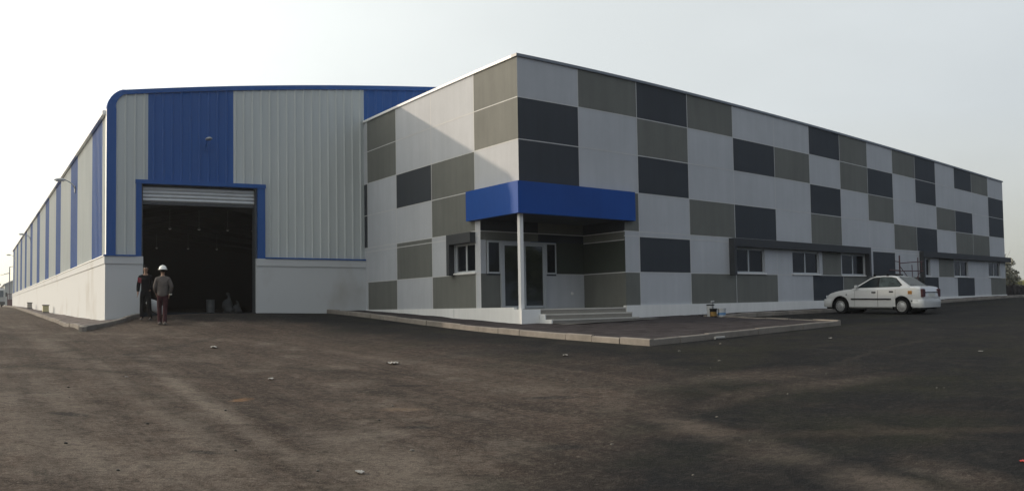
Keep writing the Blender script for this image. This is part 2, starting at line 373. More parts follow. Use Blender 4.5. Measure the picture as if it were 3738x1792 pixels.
# key dimensions (metres)
DR, XC, DF, XL, DFAR = 19.10, 14.22, 28.86, 4.53, 98.4
ZT = 7.19; HR = 1.2
RX = [14.22, 16.46, 18.90, 21.29, 23.71, 26.21, 28.60, 30.94, 33.28, 35.67, 38.04, 40.41, 42.82, 45.23, 47.74, 50.26]
LY = [19.10, 21.33, 23.88, 26.30, 28.58, 28.86]
XE = RX[-1]

def axis(a, b, st, lo, hi):
    v = list(np.arange(a, b + 1e-6, st)); s = st; x = a
    while x > lo: s *= 1.35; x -= s; v.insert(0, max(x, lo))
    s = st; x = b
    while x < hi: s *= 1.35; x += s; v.append(min(x, hi))
    return v
gx = axis(-12, 56, .5, -420, 420); gy = axis(-6, 100, .5, -200, 520)
GX, GY = np.meshgrid(gx, gy); GZ = gz(GX, GY)
ins = ((GX > XL + .4) & (GX < 33.4) & (GY > DF + .4) & (GY < DFAR - .4)) | ((GX > XC + .4) & (GX < XE - .4) & (GY > DR + 2.4) & (GY < DF + 1))
GZ = np.where(ins, GZ - 1.6, GZ)
mb = MB(); mb.grid([[(GX[i, j], GY[i, j], GZ[i, j]) for j in range(len(gx))] for i in range(len(gy))], yardM)
kind(mb.build('ground', smooth=True), 'structure')

def surf(name, poly_rows, m, dz):
    """a sheet of strips: rows of (x, y)"""
    b = MB(); b.grid([[(x, y, g(x, y) + dz + random.uniform(-.012, .012)) for x, y in r] for r in poly_rows], m)
    return kind(b.build(name, smooth=True), 'structure')
# raised bed in front of the office and along its long side
rows = []
for y in np.arange(12.6, 19.11, .5): rows.append([(x, min(y, 19.1)) for x in np.arange(12.7, 19.9, .4)] + [(20.0 + (y - 12.5) * .11, min(y, 19.1))])
surf('pavement', rows, paveM, .115)
rows = [[(x, y) for x in (12.7, 13.1, 13.5, 13.9, 14.24)] for y in list(np.arange(19.104, 28.7, .6)) + [28.84]]
surf('pavement', rows, paveM, .115)
rows = [[(x, y) for y in (18.0, 18.4, 18.8, 19.12)] for x in np.arange(20.60, 58, .8)]
surf('path', rows, paveM, .115)
WZ = lambda y: float(np.interp(y, [26, 28.4, 35.5, 47.6, 65, 98], [-.42, -.31, -.24, -.11, .18, .57]))
def bed(rows):
    b = MB(); out_ = []
    for y, a in rows:
        zk = g(3.42, y) + .105; zw = max(WZ(y), g(a, y) + .03); out_.append([(3.42 + (a - 3.42) * t, y, zk + (zw - zk) * t + random.uniform(-.02, .02)) for t in (0, .2, .4, .6, .8, 1)])
    b.grid(out_, gravM); return kind(b.build('gravel_bed', smooth=True), 'structure')
bed([(26.0, 3.5), (26.6, 4.0), (27.2, 4.5), (27.8, 5.0), (28.3, 5.3), (28.604, 5.4), (28.80, 5.4)] + [(y, 4.50) for y in np.arange(28.83, 98, .8)])

def kerb(pts, w=.13, h=.14, L=.9, side=1):
    b = MB(); pts = [Vector(p) for p in pts]
    for a, c in zip(pts[:-1], pts[1:]):
        d = c - a; n = max(1, round(d.length / L)); u = d.normalized(); nrm = Vector((-u.y, u.x)) * side * w
        for i in range(n):
            p = a + d * (i / n) + u * .008; q = a + d * ((i + 1) / n) - u * .008
            j = Vector((random.uniform(-.012, .012), random.uniform(-.012, .012))); dz = random.uniform(-.012, .012)
            p = p + j; q = q + j
            z0, z1 = g(*p), g(*q); ch = .02
            sec = lambda e, z: [(e.x, e.y, z - .25), (e.x, e.y, z + h - ch + dz), (e.x + nrm.x * .18, e.y + nrm.y * .18, z + h + dz), (e.x + nrm.x, e.y + nrm.y, z + h + dz), (e.x + nrm.x, e.y + nrm.y, z - .25)]
            A_, B_ = sec(p, z0), sec(q, z1)
            b.face(A_, kerbM); b.face(B_[::-1], kerbM)
            for k in range(5): b.face([A_[k], B_[k], B_[(k + 1) % 5], A_[(k + 1) % 5]], kerbM)
    return kind(b.build('kerb'), 'structure')
kerb([(12.6, 28.8), (12.6, 12.5)], side=1)
kerb([(12.6, 12.5), (20.05, 12.5), (20.65, 17.9)], side=1)
kerb([(20.65, 17.9), (60, 17.9)], side=1)
screedM = mat('grey_screed', (.115, .110, .108), .9, .45, 3, bump=.5, bscale=20, spec=.05)
surf('pavement', [[(x, y) for y in (17.72, 17.95, 18.2, 18.46)] for x in np.arange(14.75, 18.7, .35)], screedM, .135)
kerb([(3.3, 98), (3.3, 25.75), (5.62, 28.5)], side=1)

# ------------------------------------------------------------------ warehouse
wh = thing('warehouse', 'long warehouse clad in blue and pale grey ribbed sheets on a white plinth', 'warehouse', (XL, DF, 0))
def wpart(b, name, parent=None, **k):
    o = b.build(name, **k); o.parent = parent or wh
    o.matrix_parent_inverse = Matrix.Translation(-(Vector((XL, DF, 0)))) if parent is None else Matrix.Identity(4)
    return o
XR, XRIDGE = 33.5, 19.0
ZP = 1.905; ZEV = 6.95; SL = .0985
def roofz(x):                                            # top outline of the gable, with the curved eave
    r = .62
    if x > XRIDGE: x = 2 * XRIDGE - x
    zl = 7.66 + SL * (x - XL - r)
    t = x - XL
    if t < r: return ZEV + .02 + (zl - ZEV) * math.sqrt(max(0, 1 - ((r - t) / r) ** 2))
    return zl
def isblue(x): return (5.95 + 0 <= x < 9.05) or (14.23 <= x < 17.0) or (22 <= x < 25)
D0, D1, DZ0, DZ1 = 5.52, 10.22, -.05, 4.57                # outer edges of the blue door surround
# front cladding with trapezoid ribs
PIT, RIB = .33, .032
b = MB(); x = XL + .02
cols = []
while x < XR:
    a = min(x + PIT * .74, XR); b1 = min(x + PIT * .82, XR); b2 = min(x + PIT * .93, XR); e = min(x + PIT, XR)
    cols += [(x, a, 0, 0), (a, b1, 0, 1), (b1, b2, 1, 1), (b2, e, 1, 0)]; x += PIT
cc = []
for (a, c, p0, p1) in cols:
    cuts = [a] + [k for k in (5.95, 9.05, 14.23, D0 + .1, D1 - .1) if a + 1e-4 < k < c - 1e-4] + [c]
    for u, w in zip(sorted(cuts)[:-1], sorted(cuts)[1:]):
        cc.append((u, w, p0 + (p1 - p0) * (u - a) / max(c - a, 1e-9), p0 + (p1 - p0) * (w - a) / max(c - a, 1e-9)))
for (a, c, p0, p1) in cc:
    if c - a < 1e-6: continue
    m = blueC if isblue((a + c) / 2) else greyC
    z0 = ZP
    if (a + c) / 2 < D1 - .1 and (a + c) / 2 > D0 + .1:
        z0 = DZ1 - .02
    b.face([(a, DF - p0 * RIB, z0), (c, DF - p1 * RIB, z0), (c, DF - p1 * RIB, roofz(c) - .05), (a, DF - p0 * RIB, roofz(a) - .05)], m)
front = wpart(b, 'front_cladding', recalc=False)
# left wall cladding
b = MB(); y = DF + .02
def blueW(y): return ((y - 29.93) % 7.18) < 2.65
ZW1 = 6.98
while y < DFAR:
    yy = [y, y + PIT * .62, y + PIT * .72, y + PIT * .90, y + PIT]; pr = [0, 0, 1, 1, 0]
    m = blueC if blueW(y + PIT / 2) else greyC
    for i in range(4):
        b.face([(XL - pr[i] * RIB, yy[i], ZP), (XL - pr[i] * RIB, yy[i], ZW1), (XL - pr[i + 1] * RIB, yy[i + 1], ZW1), (XL - pr[i + 1] * RIB, yy[i + 1], ZP)], m)
    y += PIT
wpart(b, 'side_cladding', recalc=False)
# back and right walls, closing the hall
b = MB()
n = 40
for i in range(n):
    a = XL + (XR - XL) * i / n; c = XL + (XR - XL) * (i + 1) / n
    b.face([(a, DFAR, -1), (c, DFAR, -1), (c, DFAR, roofz(c) - .003), (a, DFAR, roofz(a) - .003)], greyC)
b.face([(XR, DF, -1), (XR, DFAR, -1), (XR, DFAR, ZEV), (XR, DF, ZEV)], greyC)
wpart(b, 'rear_wall', recalc=False)
# roof: curved eaves, two slopes
xs = [XL + .62 * (1 - math.cos(t)) for t in np.linspace(0, math.pi / 2, 9)] + [XRIDGE]
xs = xs + [2 * XRIDGE - v for v in reversed(xs[:-1])]
b = MB(); b.grid([[(x - (.04 if x < XL + .1 else 0), yv, roofz(x)) for x in xs] for yv in (DF - .02, DF + 20, DF + 45, DFAR + .05)], roofM)
wpart(b, 'roof', smooth=True)
# gutter along the left eave
b = MB(); b.box(XL - .17, XL - .045, DF + .15, DFAR, ZEV - .10, ZEV + .03, gutM)
wpart(b, 'gutter')
# blue gable flashing that follows the rounded eave, and the corner flashing
b = MB(); outl = [(XL - .05, ZP + .02), (XL - .05, ZEV - .3)]
for t in np.linspace(0, math.pi / 2, 10):
    xx = XL + .62 * (1 - math.cos(t)); outl.append((xx - .05 * math.cos(t), roofz(xx) + .03))
outl.append((XRIDGE, roofz(XRIDGE) + .03))
def inset(pts, d):
    r_ = []
    for i, p in enumerate(pts):
        a = Vector(pts[max(i - 1, 0)]); c = Vector(pts[min(i + 1, len(pts) - 1)]); t = (c - a).normalized(); nrm = Vector((t.y, -t.x)); q = Vector(p) + nrm * d; r_.append((q.x, q.y))
    return r_
wid = [.34, .34] + [.34 - .02 * i for i in range(10)] + [.16]
inn = [inset(outl, w_)[i] for i, w_ in enumerate(wid)]
for i in range(len(outl) - 1):
    A_, B_, C_, D_ = outl[i], outl[i + 1], inn[i + 1], inn[i]
    y0 = DF - .055
    b.face([(A_[0], y0, A_[1]), (D_[0], y0, D_[1]), (C_[0], y0, C_[1]), (B_[0], y0, B_[1])], blueC)
    b.face([(A_[0], y0, A_[1]), (B_[0], y0, B_[1]), (B_[0], DF + .18, B_[1]), (A_[0], DF + .18, A_[1])], blueC if i > 1 else gutM)
    b.face([(D_[0], y0, D_[1]), (D_[0], DF, D_[1]), (C_[0], DF, C_[1]), (C_[0], y0, C_[1])], blueC)
wpart(b, 'gable_flashing')
# plinth: wall with string course on top, broken by the door
b = MB(); pz = -1.2
def plinth_seg(x0, x1, y0, y1):
    b.box(x0, x1, y0, y1, pz, ZP - .26, plinM, 't'); b.box(x0 - .03 * (x0 < XL), x1, y0 - .03, y1, ZP - .26, ZP, plinM)
plinth_seg(XL - .08, 5.77, DF - .08, DF + .10)
plinth_seg(9.88, 33.5, DF - .08, DF + .10)
b.box(XL - .08, XL + .15, DF + .101, DFAR, pz, ZP - .26, plinM); b.box(XL - .11, XL + .15, DF + .101, DFAR, ZP - .26, ZP, plinM)
wpart(b, 'plinth')
b = MB()
b.box(XL - .14, 5.52, DF - .14, DF - .001, ZP + .002, ZP + .05, blueC); b.box(10.22, 14.2, DF - .14, DF - .001, ZP + .002, ZP + .05, blueC)
b.box(XL - .14, XL - .035, DF, DFAR, ZP + .002, ZP + .035, gutM)
wpart(b, 'drip_flashing')
# roller door: surround, dark jambs, half rolled shutter
dr = thing('roller_door', '', 'x'); del dr['label']; del dr['category']; dr.parent = wh; dr.matrix_parent_inverse = Matrix.Translation(-Vector((XL, DF, 0)))
b = MB()
for (x0, x1, z0) in ((D0, D0 + .19, ZP - .02), (D1 - .28, D1, ZP - .02)): b.box(x0, x1, DF - .09, DF + .1, z0, DZ1 - .14, blueC)
b.box(D0 - .02, D1 + .02, DF - .11, DF + .1, DZ1 - .14, DZ1, blueC)
b.build('surround', dr)
b = MB()
b.box(D0 + .19, D0 + .26, DF + .02, DF + .32, -.3, DZ1 - .14, jambM); b.box(D1 - .36, D1 - .28, DF + .02, DF + .32, -.3, DZ1 - .14, jambM)
b.box(D0 + .192, D1 - .282, DF + .16, DF + .3, DZ1 - .22, DZ1 - .142, jambM)
b.build('jamb', dr)
b = MB(); zz = np.linspace(3.84, 4.36, 81)
prof = [(DF + .16 - .075 * abs(math.sin((z - 3.84) / .13 * math.pi)) ** .6, z) for z in zz]
b.grid([[(D0 + .26, yv, z) for yv, z in prof], [(D1 - .36, yv, z) for yv, z in prof]], galv)
sh = b.build('shutter', dr, smooth=True)
b = MB(); b.box(D0 + .26, D1 - .36, DF + .12, DF + .20, 3.74, 3.84, jambM); b.build('bottom_rail', sh)
# hall floor and frames inside
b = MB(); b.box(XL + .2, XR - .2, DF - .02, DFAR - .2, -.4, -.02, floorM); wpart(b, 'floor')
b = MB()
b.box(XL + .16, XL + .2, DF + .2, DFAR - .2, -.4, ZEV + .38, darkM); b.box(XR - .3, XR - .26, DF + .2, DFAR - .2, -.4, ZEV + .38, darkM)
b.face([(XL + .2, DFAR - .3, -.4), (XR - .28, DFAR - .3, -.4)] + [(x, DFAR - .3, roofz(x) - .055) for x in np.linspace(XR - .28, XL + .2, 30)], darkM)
wpart(b, 'inner_lining')  # near-black lining over the pale walls, the hall's shade put into its colour
frameM = mat('shaded_frame_steel', (.010, .012, .015), .9, spec=.05)  # steel toned almost black to carry the shade of the hall
b = MB(); b.grid([[(x, yv, roofz(x) - .06) for x in np.linspace(XL + .18, XR - .28, 34)] for yv in (DF + .15, DFAR - .2)], frameM); wpart(b, 'shade_ceiling')  # added dark sheet below the paler roof underside, painted as shade
b = MB()
for k in range(1, 11):
    yv = DF + 6.6 * k
    for sx in (XL + .35, XR - .45): b.box(sx - .12, sx + .12, yv - .15, yv + .15, -.02, ZEV - .3, frameM)
    b.prism([(XL + .3, ZEV - .45), (XL + .3, ZEV - .1), (XRIDGE, roofz(XRIDGE) - .2), (XR - .3, ZEV - .1), (XR - .3, ZEV - .45), (XRIDGE, roofz(XRIDGE) - .6)], 'y', yv - .1, yv + .1, frameM)
wpart(b, 'portal_frame')

# glowing lamp shapes added in place of daylight glints in the dark hall
glintG = mat('glint_glow', (.4, .4, .4), .3, emit=((1, .98, .92), .06))
def hall_glint(x, y, z):
    t = thing('glint_standin', 'small glowing stand-in for a daylight glint, in rows under the dark hall roof', 'lamp', (x, y, z), group='glint stand-ins in the dark hall')
    return t
first = None
for yv, xsr in ((DF + 13, (6.4, 7.7, 9.0, 11.6, 13.0, 14.4)), (DF + 26, (6.4, 8.4, 10.2, 12.8, 14.8, 16.8, 18.6)), (DF + 43, (6.5, 9.2, 12.0, 15.6, 18.4, 21.0))):
    for xv in xsr:
        if first is None:
            first = hall_glint(xv, yv, 5.5)
            b = MB(); b.lathe([(.02, .16), (.03, .15), (.12, .02), (.13, 0)], jambM, seg=14); b.build('glint_cap', first, smooth=True)
            b = MB(); b.lathe([(.10, .012), (.07, -.03), (.02, -.05)], glintG, seg=14); b.build('glint_spot', first, smooth=True)
            b = MB(); b.tube([(0, 0, .2), (0, 0, 1.3)], .012, jambM, 6); b.build('cord', first)
        else:
            c = dup(first); c.location = (xv, yv, 5.5)

# wall lamps on brackets
whiteL = mat('lamp_housing', (.40, .41, .41), .45); lensL = mat('lamp_lens', (.35, .36, .36), .25)
def wall_lamp(loc, rz, label, length):
    t = thing('wall_lamp', label, 'lamp', loc, rz, 'lamps bracketed to the warehouse')    # local -y points away from the wall
    b = MB(); b.tube([(0, 0, -.35), (0, -.12, -.12), (0, -length * .45, .02), (0, -length + .3, .06)], .025, whiteL, 8); b.build('arm', t, smooth=True)
    b = MB(); b.box(-.07, .07, -.035, .0, -.5, -.2, whiteL); b.build('bracket', t)
    b = MB(); rows = []
    for s_, w_, h_ in ((0, .02, .02), (.05, .10, .06), (.22, .16, .11), (.40, .15, .10), (.52, .08, .05), (.56, .02, .01)):
        rows.append([(w_ * math.cos(a), -length + .36 - s_, .04 + h_ * max(0, math.sin(a)) ) for a in np.linspace(0, math.pi, 9)])
    b.grid(rows, whiteL); h = b.build('lamp_head', t, smooth=True)
    b = MB(); b.box(-.12, .12, -length + .36 - .46, -length + .36 - .08, .0, .035, lensL); b.build('lens', h)
    return t
wl = wall_lamp((8.02, DF - .04, 6.0), 0, 'dome shaped lamp above the roller door on blue cladding', .62); wl.scale = (.72, .72, .60)
for ch in wl.children:
    if ch.name.split('.')[0] in ('bracket', 'arm'): ch.data.materials[0] = blueC
for i, (yv, zv, lab) in enumerate(((38.0, 5.85, 'wall lamp on a short arm, nearest the warehouse corner'), (68.3, 6.1, 'wall lamp halfway along the sunny side of the warehouse'), (94.0, 6.1, 'farthest wall lamp, at the distant end of the warehouse side'))):
    wall_lamp((XL - .04, yv, zv), R(-90), lab, .78)

# ------------------------------------------------------------------ office block
of = thing('office_building', 'two storey office block painted in a grey chequerboard pattern with blue corner canopy', 'building', (XC, DR, 0))
OI = Matrix.Translation(-Vector((XC, DR, 0)))
def opart(b, name, parent=None, **k):
    o = b.build(name, **k); o.parent = parent or of
    if parent is None: o.matrix_parent_inverse = OI
    return o
def ochild(name):
    e = bpy.data.objects.new(name, None); COL.objects.link(e); e.parent = of; e.matrix_parent_inverse = OI; e.empty_display_size = .1
    return e
PM = {'W': paintW, 'G': paintG, 'D': paintD}
ZROW = [7.19, 5.99, 4.79, 3.59, 2.37, 1.09, .06]         # row tops; the last is the floor line
STRIP = 2.22                                              # a narrow lintel band under row four
XI, YI = 18.27, 21.07                                     # inner corner of the entrance recess
RPAT = ['WGDGWWDGWGDWDGW', 'DWGWDGWGDWDWWWD', 'DWDWWWDWGWWGDWD', 'DGWGDWGWWGDWGGW', 'DWDWWWWWDWWWWWW', 'GGWGGWDGGGDWDWG']
RSTRIP = 'WWWWWWWWWWWWWWW'
LPAT = ['GWWGW', 'GWWGW', 'WGDWD', 'GGWWD', 'WWGWW', 'WGWGW']
LSTRIP = 'WWGWW'
def colour(pat, strip, seams, s, z, over=()):
    for (a, c, z0, z1, k) in over:
        if a <= s < c and z0 <= z < z1: return PM[k]
    i = max(0, min(len(seams) - 2, sum(1 for q in seams if q <= s) - 1))
    if z < ZROW[6]: return whiteP
    if ZROW[4] > z >= STRIP: return PM[strip[i]]
    r = max(0, min(5, sum(1 for q in ZROW if q > z) - 1))
    return PM[pat[r][i]]
def facade(name, seams, pat, strip, P, zlo, holes, over=(), reveal=.12, rdir=None, joints=True, s0=None, s1=None, ztop=ZT):
    b = MB(); a0 = seams[0] if s0 is None else s0; a1 = seams[-1] if s1 is None else s1
    ss = sorted({round(v, 4) for v in list(seams) + [h[0] for h in holes] + [h[1] for h in holes] + [o[0] for o in over] + [o[1] for o in over] + [a0, a1] if a0 - 1e-6 <= v <= a1 + 1e-6})
    zs = sorted({round(v, 4) for v in ZROW + [STRIP, zlo, ztop] + [h[2] for h in holes] + [h[3] for h in holes] + [o[2] for o in over] + [o[3] for o in over] if zlo <= v <= ztop})
    inh = lambda s, z: any(h[0] < s < h[1] and h[2] < z < h[3] for h in holes)
    for i in range(len(ss) - 1):
        for j in range(len(zs) - 1):
            s, z = (ss[i] + ss[i + 1]) / 2, (zs[j] + zs[j + 1]) / 2
            if inh(s, z): continue
            b.face([P(ss[i], 0, zs[j]), P(ss[i + 1], 0, zs[j]), P(ss[i + 1], 0, zs[j + 1]), P(ss[i], 0, zs[j + 1])], colour(pat, strip, seams, s, z, over))
    for h in holes:
        if h[4]:
            a, c, z0, z1 = h[:4]
            for q in (((a, z0), (a, z1)), ((c, z0), (c, z1)), ((a, z1), (c, z1)), ((a, z0), (c, z0))):
                b.face([P(q[0][0], 0, q[0][1]), P(q[1][0], 0, q[1][1]), P(q[1][0], -reveal, q[1][1]), P(q[0][0], -reveal, q[0][1])], paintW)
    if joints:
        w = .014
        def strip_(sa, sb, za, zb, d):
            # split around holes
            n = max(1, int(max(sb - sa, zb - za) / .2))
            for k in range(n):
                if sb - sa > zb - za: q = (sa + (sb - sa) * k / n, sa + (sb - sa) * (k + 1) / n, za, zb)
                else: q = (sa, sb, za + (zb - za) * k / n, za + (zb - za) * (k + 1) / n)
                if inh((q[0] + q[1]) / 2, (q[2] + q[3]) / 2): continue
                b.face([P(q[0], d, q[2]), P(q[1], d, q[2]), P(q[1], d, q[3]), P(q[0], d, q[3])], jointM)
        for s in seams[1:-1]:
            if a0 < s < a1: strip_(s - w, s + w, max(zlo, ZROW[6]), ztop, .003)
        for z in ZROW[1:6] + [STRIP]:
            if zlo < z < ztop: strip_(a0, a1, z - w, z + w, .005)
    return opart(b, name, recalc=False)
PR = lambda s, d, z: (s, DR - d, z)
PL = lambda s, d, z: (XC - d, s, z)
wins = [(23.62, 25.42, 1.14, 2.02), (27.22, 29.12, 1.14, 2.02), (30.86, 32.84, 1.12, 2.02), (38.62, 39.44, 1.14, 2.04), (42.44, 44.36, 1.14, 2.02), (47.45, 49.36, 1.16, 2.04)]
recR = (XC, XI, -9, 2.70, False)
facade('long_wall', RX, RPAT, RSTRIP, PR, -1.0, [w + (True,) for w in wins] + [recR],
       over=[(29.35, 30.80, 1.09, 2.22, 'G'), (23.3, 29.3, 1.09, 2.22, 'W'), (33.2, 33.56, 1.09, 2.22, 'W'), (40.50, 42.40, 1.09, 2.22, 'G'), (38.6, 40.5, 1.09, 2.22, 'W'), (44.4, 50.26, 1.09, 2.22, 'W')])
facade('short_wall', LY, LPAT, LSTRIP, PL, -1.0, [(21.36, 22.52, 1.15, 2.03, True), (DR, YI, -9, 2.70, False)],
       over=[(YI, 21.35, -2, 2.7, 'W'), (21.35, 22.99, 1.09, 2.37, 'W')])
# the two back walls of the entrance recess and its ceiling
WP = [XC, 14.95, 16.35, XI]
b = MB()
def quadR(x0, x1, z0, z1, m, y=YI): b.face([(x0, y, z0), (x1, y, z0), (x1, y, z1), (x0, y, z1)], m)
quadR(XC, 16.40, 2.36, 2.70, paintD); quadR(16.40, XI, 2.36, 2.70, paintG)
quadR(XC, 16.40, 2.10, 2.36, paintG); quadR(16.40, XI, 2.10, 2.36, paintD)
quadR(XC, 14.42, 1.09, 2.10, paintW); quadR(17.10, XI, 1.09, 2.10, paintO)
quadR(XC, 14.92, -.05, 1.09, paintG); quadR(16.66, XI, -.05, 1.09, paintW)
quadR(14.42, 14.92, 1.04, 1.09, paintD, YI - .004); quadR(16.66, 17.10, 1.04, 1.09, paintD, YI - .004)
for z in (2.36, 1.09): b.box(17.1 if z < 2 else XC, XI, YI - .012, YI - .001, z - .014, z + .014, jointM)
def quadL(y0, y1, z0, z1, m): b.face([(XI, y0, z0), (XI, y1, z0), (XI, y1, z1), (XI, y0, z1)], m)
quadL(DR, YI, 2.36, 2.70, paintD); quadL(DR, YI, 2.10, 2.36, paintG); quadL(DR, YI, 1.09, 2.10, paintO); quadL(DR, YI, -.05, 1.09, paintG)
for z in (2.36, 2.10, 1.09): b.box(XI - .012, XI - .001, DR + .02, YI - .02, z - .014, z + .014, jointM)
b.face([(XC, DR, 2.70), (XI, DR, 2.70), (XI, YI, 2.70), (XC, YI, 2.70)], paintD)
opart(b, 'recess_wall', recalc=False)
# remaining outside walls and flat roof
b = MB()
b.face([(XE, DR, -1), (XE, DF, -1), (XE, DF, ZT), (XE, DR, ZT)], paintW)
b.face([(33.6, DF - .02, -1), (XE, DF - .02, -1), (XE, DF - .02, ZT), (33.6, DF - .02, ZT)], paintW)
b.face([(XC, DR, ZT - .35), (XE, DR, ZT - .35), (XE, DF - .02, ZT - .35), (XC, DF - .02, ZT - .35)], roofM)
opart(b, 'end_wall', recalc=False)
b = MB()
b.box(XC - .05, XE + .05, DR - .05, DR + .2, ZT - .05, ZT + .03, capM); b.box(XC - .05, XC + .2, DR + .201, DF - .03, ZT - .05, ZT + .03, gutM)
b.box(XE - .2, XE + .05, DR + .201, DF - .03, ZT - .05, ZT + .03, capM)
opart(b, 'parapet_cap')
# windows: pale frame, two sliding panes
def window(P, s0, s1, z0, z1, d=-.09):
    w = ochild('window')
    def bx(b, a, c, za, zb, d0, d1, m):
        q = [P(a, d0, za), P(c, d1, zb)]
        lo = [min(q[0][i], q[1][i]) for i in range(3)]; hi = [max(q[0][i], q[1][i]) for i in range(3)]
        b.box(lo[0], hi[0], lo[1], hi[1], lo[2], hi[2], m)
    mid = (s0 + s1) / 2
    b = MB(); t = .05
    bx(b, s0, s0 + t, z0, z1, d - .04, d + .03, alu); bx(b, s1 - t, s1, z0, z1, d - .04, d + .03, alu)
    bx(b, s0 + t, s1 - t, z1 - t, z1, d - .04, d + .028, alu); bx(b, s0 + t, s1 - t, z0, z0 + t, d - .04, d + .028, alu)
    bx(b, mid - .035, mid + .035, z0 + t, z1 - t, d - .03, d + .024, alu)
    f = b.build('frame', w)
    b = MB(); bx(b, s0 + t, mid - .035, z0 + t, z1 - t, d - .012, d + .004, glassM); b.build('pane', w)
    b = MB(); bx(b, mid + .035, s1 - t, z0 + t, z1 - t, d - .022, d - .006, glassM); b.build('pane', w)
    b = MB(); bx(b, s0 - .05, s1 + .05, z0 - .05, z0 - .002, d + .03, .05, whiteP); b.build('sill', w)
    return w
for s0, s1, z0, z1 in wins: window(PR, s0, s1, z0, z1)
window(PL, 21.36, 22.52, 1.15, 2.03)
# dark hoods that wrap the windows
b = MB(); PJ = .24
b.box(23.34, 23.48, DR - PJ, DR - .002, 1.06, 2.35, paintH); b.box(23.48, 32.98, DR - PJ, DR - .002, 2.06, 2.35, paintH); b.box(32.82, 32.98, DR - PJ, DR - .002, 1.06, 2.06, paintH)
opart(b, 'window_hood')
b = MB()
b.box(38.25, 38.40, DR - PJ, DR - .002, .20, 2.37, paintH); b.box(38.40, XE + .42, DR - PJ, DR - .002, 2.08, 2.37, paintH); b.box(XE + .002, XE + .42, DR, DR + 2.4, 2.08, 2.37, paintH)
opart(b, 'window_hood')
b = MB(); PJ = .20
b.box(XC - PJ, XC - .002, 21.34, 22.70, 2.04, 2.35, paintH); b.box(XC - PJ, XC - .002, 22.54, 22.70, 1.08, 2.04, paintH)
opart(b, 'window_hood')
# blue canopy wrapping the corner
b = MB(); pc = .16
b.box(XC - pc, 18.60, DR - pc, DR - .004, 2.685, 3.585, blueM); b.box(XC - pc, XC - .004, DR - .004, 21.60, 2.685, 3.585, blueM)
opart(b, 'canopy')
# white corner post
b = MB(); b.box(XC + .02, XC + .145, DR + .02, DR + .145, .0, 2.70, whiteP); opart(b, 'post', bevel=.008)
# plinth, landing and steps
b = MB()
b.box(XC - .03, 14.86, DR - .06, DR + .3, -1.2, .0, whiteP)
b.box(XC - .03, 14.3, DR + .3, DF - .1, -1.2, .06, whiteP)
b.box(18.24, XE + .03, DR - .05, DR + .1, -1.2, .06, whiteP)
b.box(14.82, 14.862, DR - .30, DR - .061, -1.2, -.148, whiteP); b.box(14.82, 14.862, DR - .60, DR - .301, -1.2, -.298, whiteP)
b.box(22.66 * 0 + XC - .045, XC - .031, 22.55, 22.80, -1.0, .04, whiteP)
opart(b, 'plinth')
b = MB(); b.box(14.30, XI, DR - .0, YI, -1.0, .012, tileM); opart(b, 'landing')
st = ochild('steps')
for k, (yy, zz) in enumerate(((DR - .30, -.15), (DR - .60, -.30))):
    b = MB(); b.box(14.865, 18.22, yy, DR - .002 - .30 * k, -1.0, zz, tileM); b.build('step', st, bevel=.006)
b = MB(); b.box(14.865, 18.22, DR - .02, DR - .001, -.15, -.04, tileM); b.build('riser', st)
treadM = mat('lit_tread_tile', (.46, .44, .40), .5, .08, 3)  # added pale treads: light on the step tops put into their colour
for yy, zz, xa, xb in ((DR - .02, .0, 14.87, 18.22), (DR - .30, -.15, 14.87, 18.22), (DR - .60, -.30, 14.87, 18.22)):
    b = MB(); b.box(xa, xb, yy - .012, yy + .28, zz - .032, zz + .008, treadM); b.build('lit_tread', st)
# glass entrance: double door and two sidelights
doorG = mat('door_glass', (.008, .011, .012), .05, spec=.75)
en = ochild('entrance_door')
b = MB(); y0, y1 = YI - .07, YI - .002
for (a, c) in ((14.92, 14.99), (16.59, 16.66)): b.box(a, c, y0, y1, .015, 2.08, alu)
b.box(14.99, 16.59, y0 + .002, y1, 2.02, 2.08, alu); b.build('frame', en)
for (a, c, hx) in ((14.995, 15.785, 15.70), (15.795, 16.585, 15.86)):
    lf = MB()
    for (p, q) in ((a, a + .06), (c - .06, c)): lf.box(p, q, y0 + .01, y1 - .01, .03, 2.01, alu)
    lf.box(a + .06, c - .06, y0 + .012, y1 - .012, .03, .11, alu); lf.box(a + .06, c - .06, y0 + .012, y1 - .012, 1.95, 2.01, alu)
    lo = lf.build('door_leaf', en)
    lf = MB(); lf.box(a + .06, c - .06, y0 + .03, y1 - .02, .11, 1.95, doorG); lf.build('pane', lo)
    if hx < 15.8:
        lf = MB(); lf.box(hx - .02, hx + .02, y0 - .01, y0 + .008, .86, 1.06, jambM); lf.box(hx - .10, hx + .02, y0 - .05, y0 - .03, 1.0, 1.03, jambM); lf.box(hx - .01, hx + .01, y0 - .03, y0 - .01, 1.0, 1.03, jambM); lf.build('handle', lo)
for (a, c) in ((14.44, 14.915), (16.665, 17.08)):
    sd = ochild('sidelight'); b = MB()
    for (p, q) in ((a, a + .04), (c - .04, c)): b.box(p, q, y0 + .02, y1, 1.09, 2.08, alu)
    b.box(a + .04, c - .04, y0 + .022, y1, 1.09, 1.14, alu); b.box(a + .04, c - .04, y0 + .022, y1, 2.03, 2.08, alu); b.build('frame', sd)
    b = MB(); b.box(a + .04, c - .04, y0 + .04, y1 - .005, 1.14, 2.03, glassM); b.build('pane', sd)
b = MB(); b.lathe([(.05, 0), (.045, -.02)], whiteP, (17.75, YI - .001, .48), 'y', 12); opart(b, 'socket')

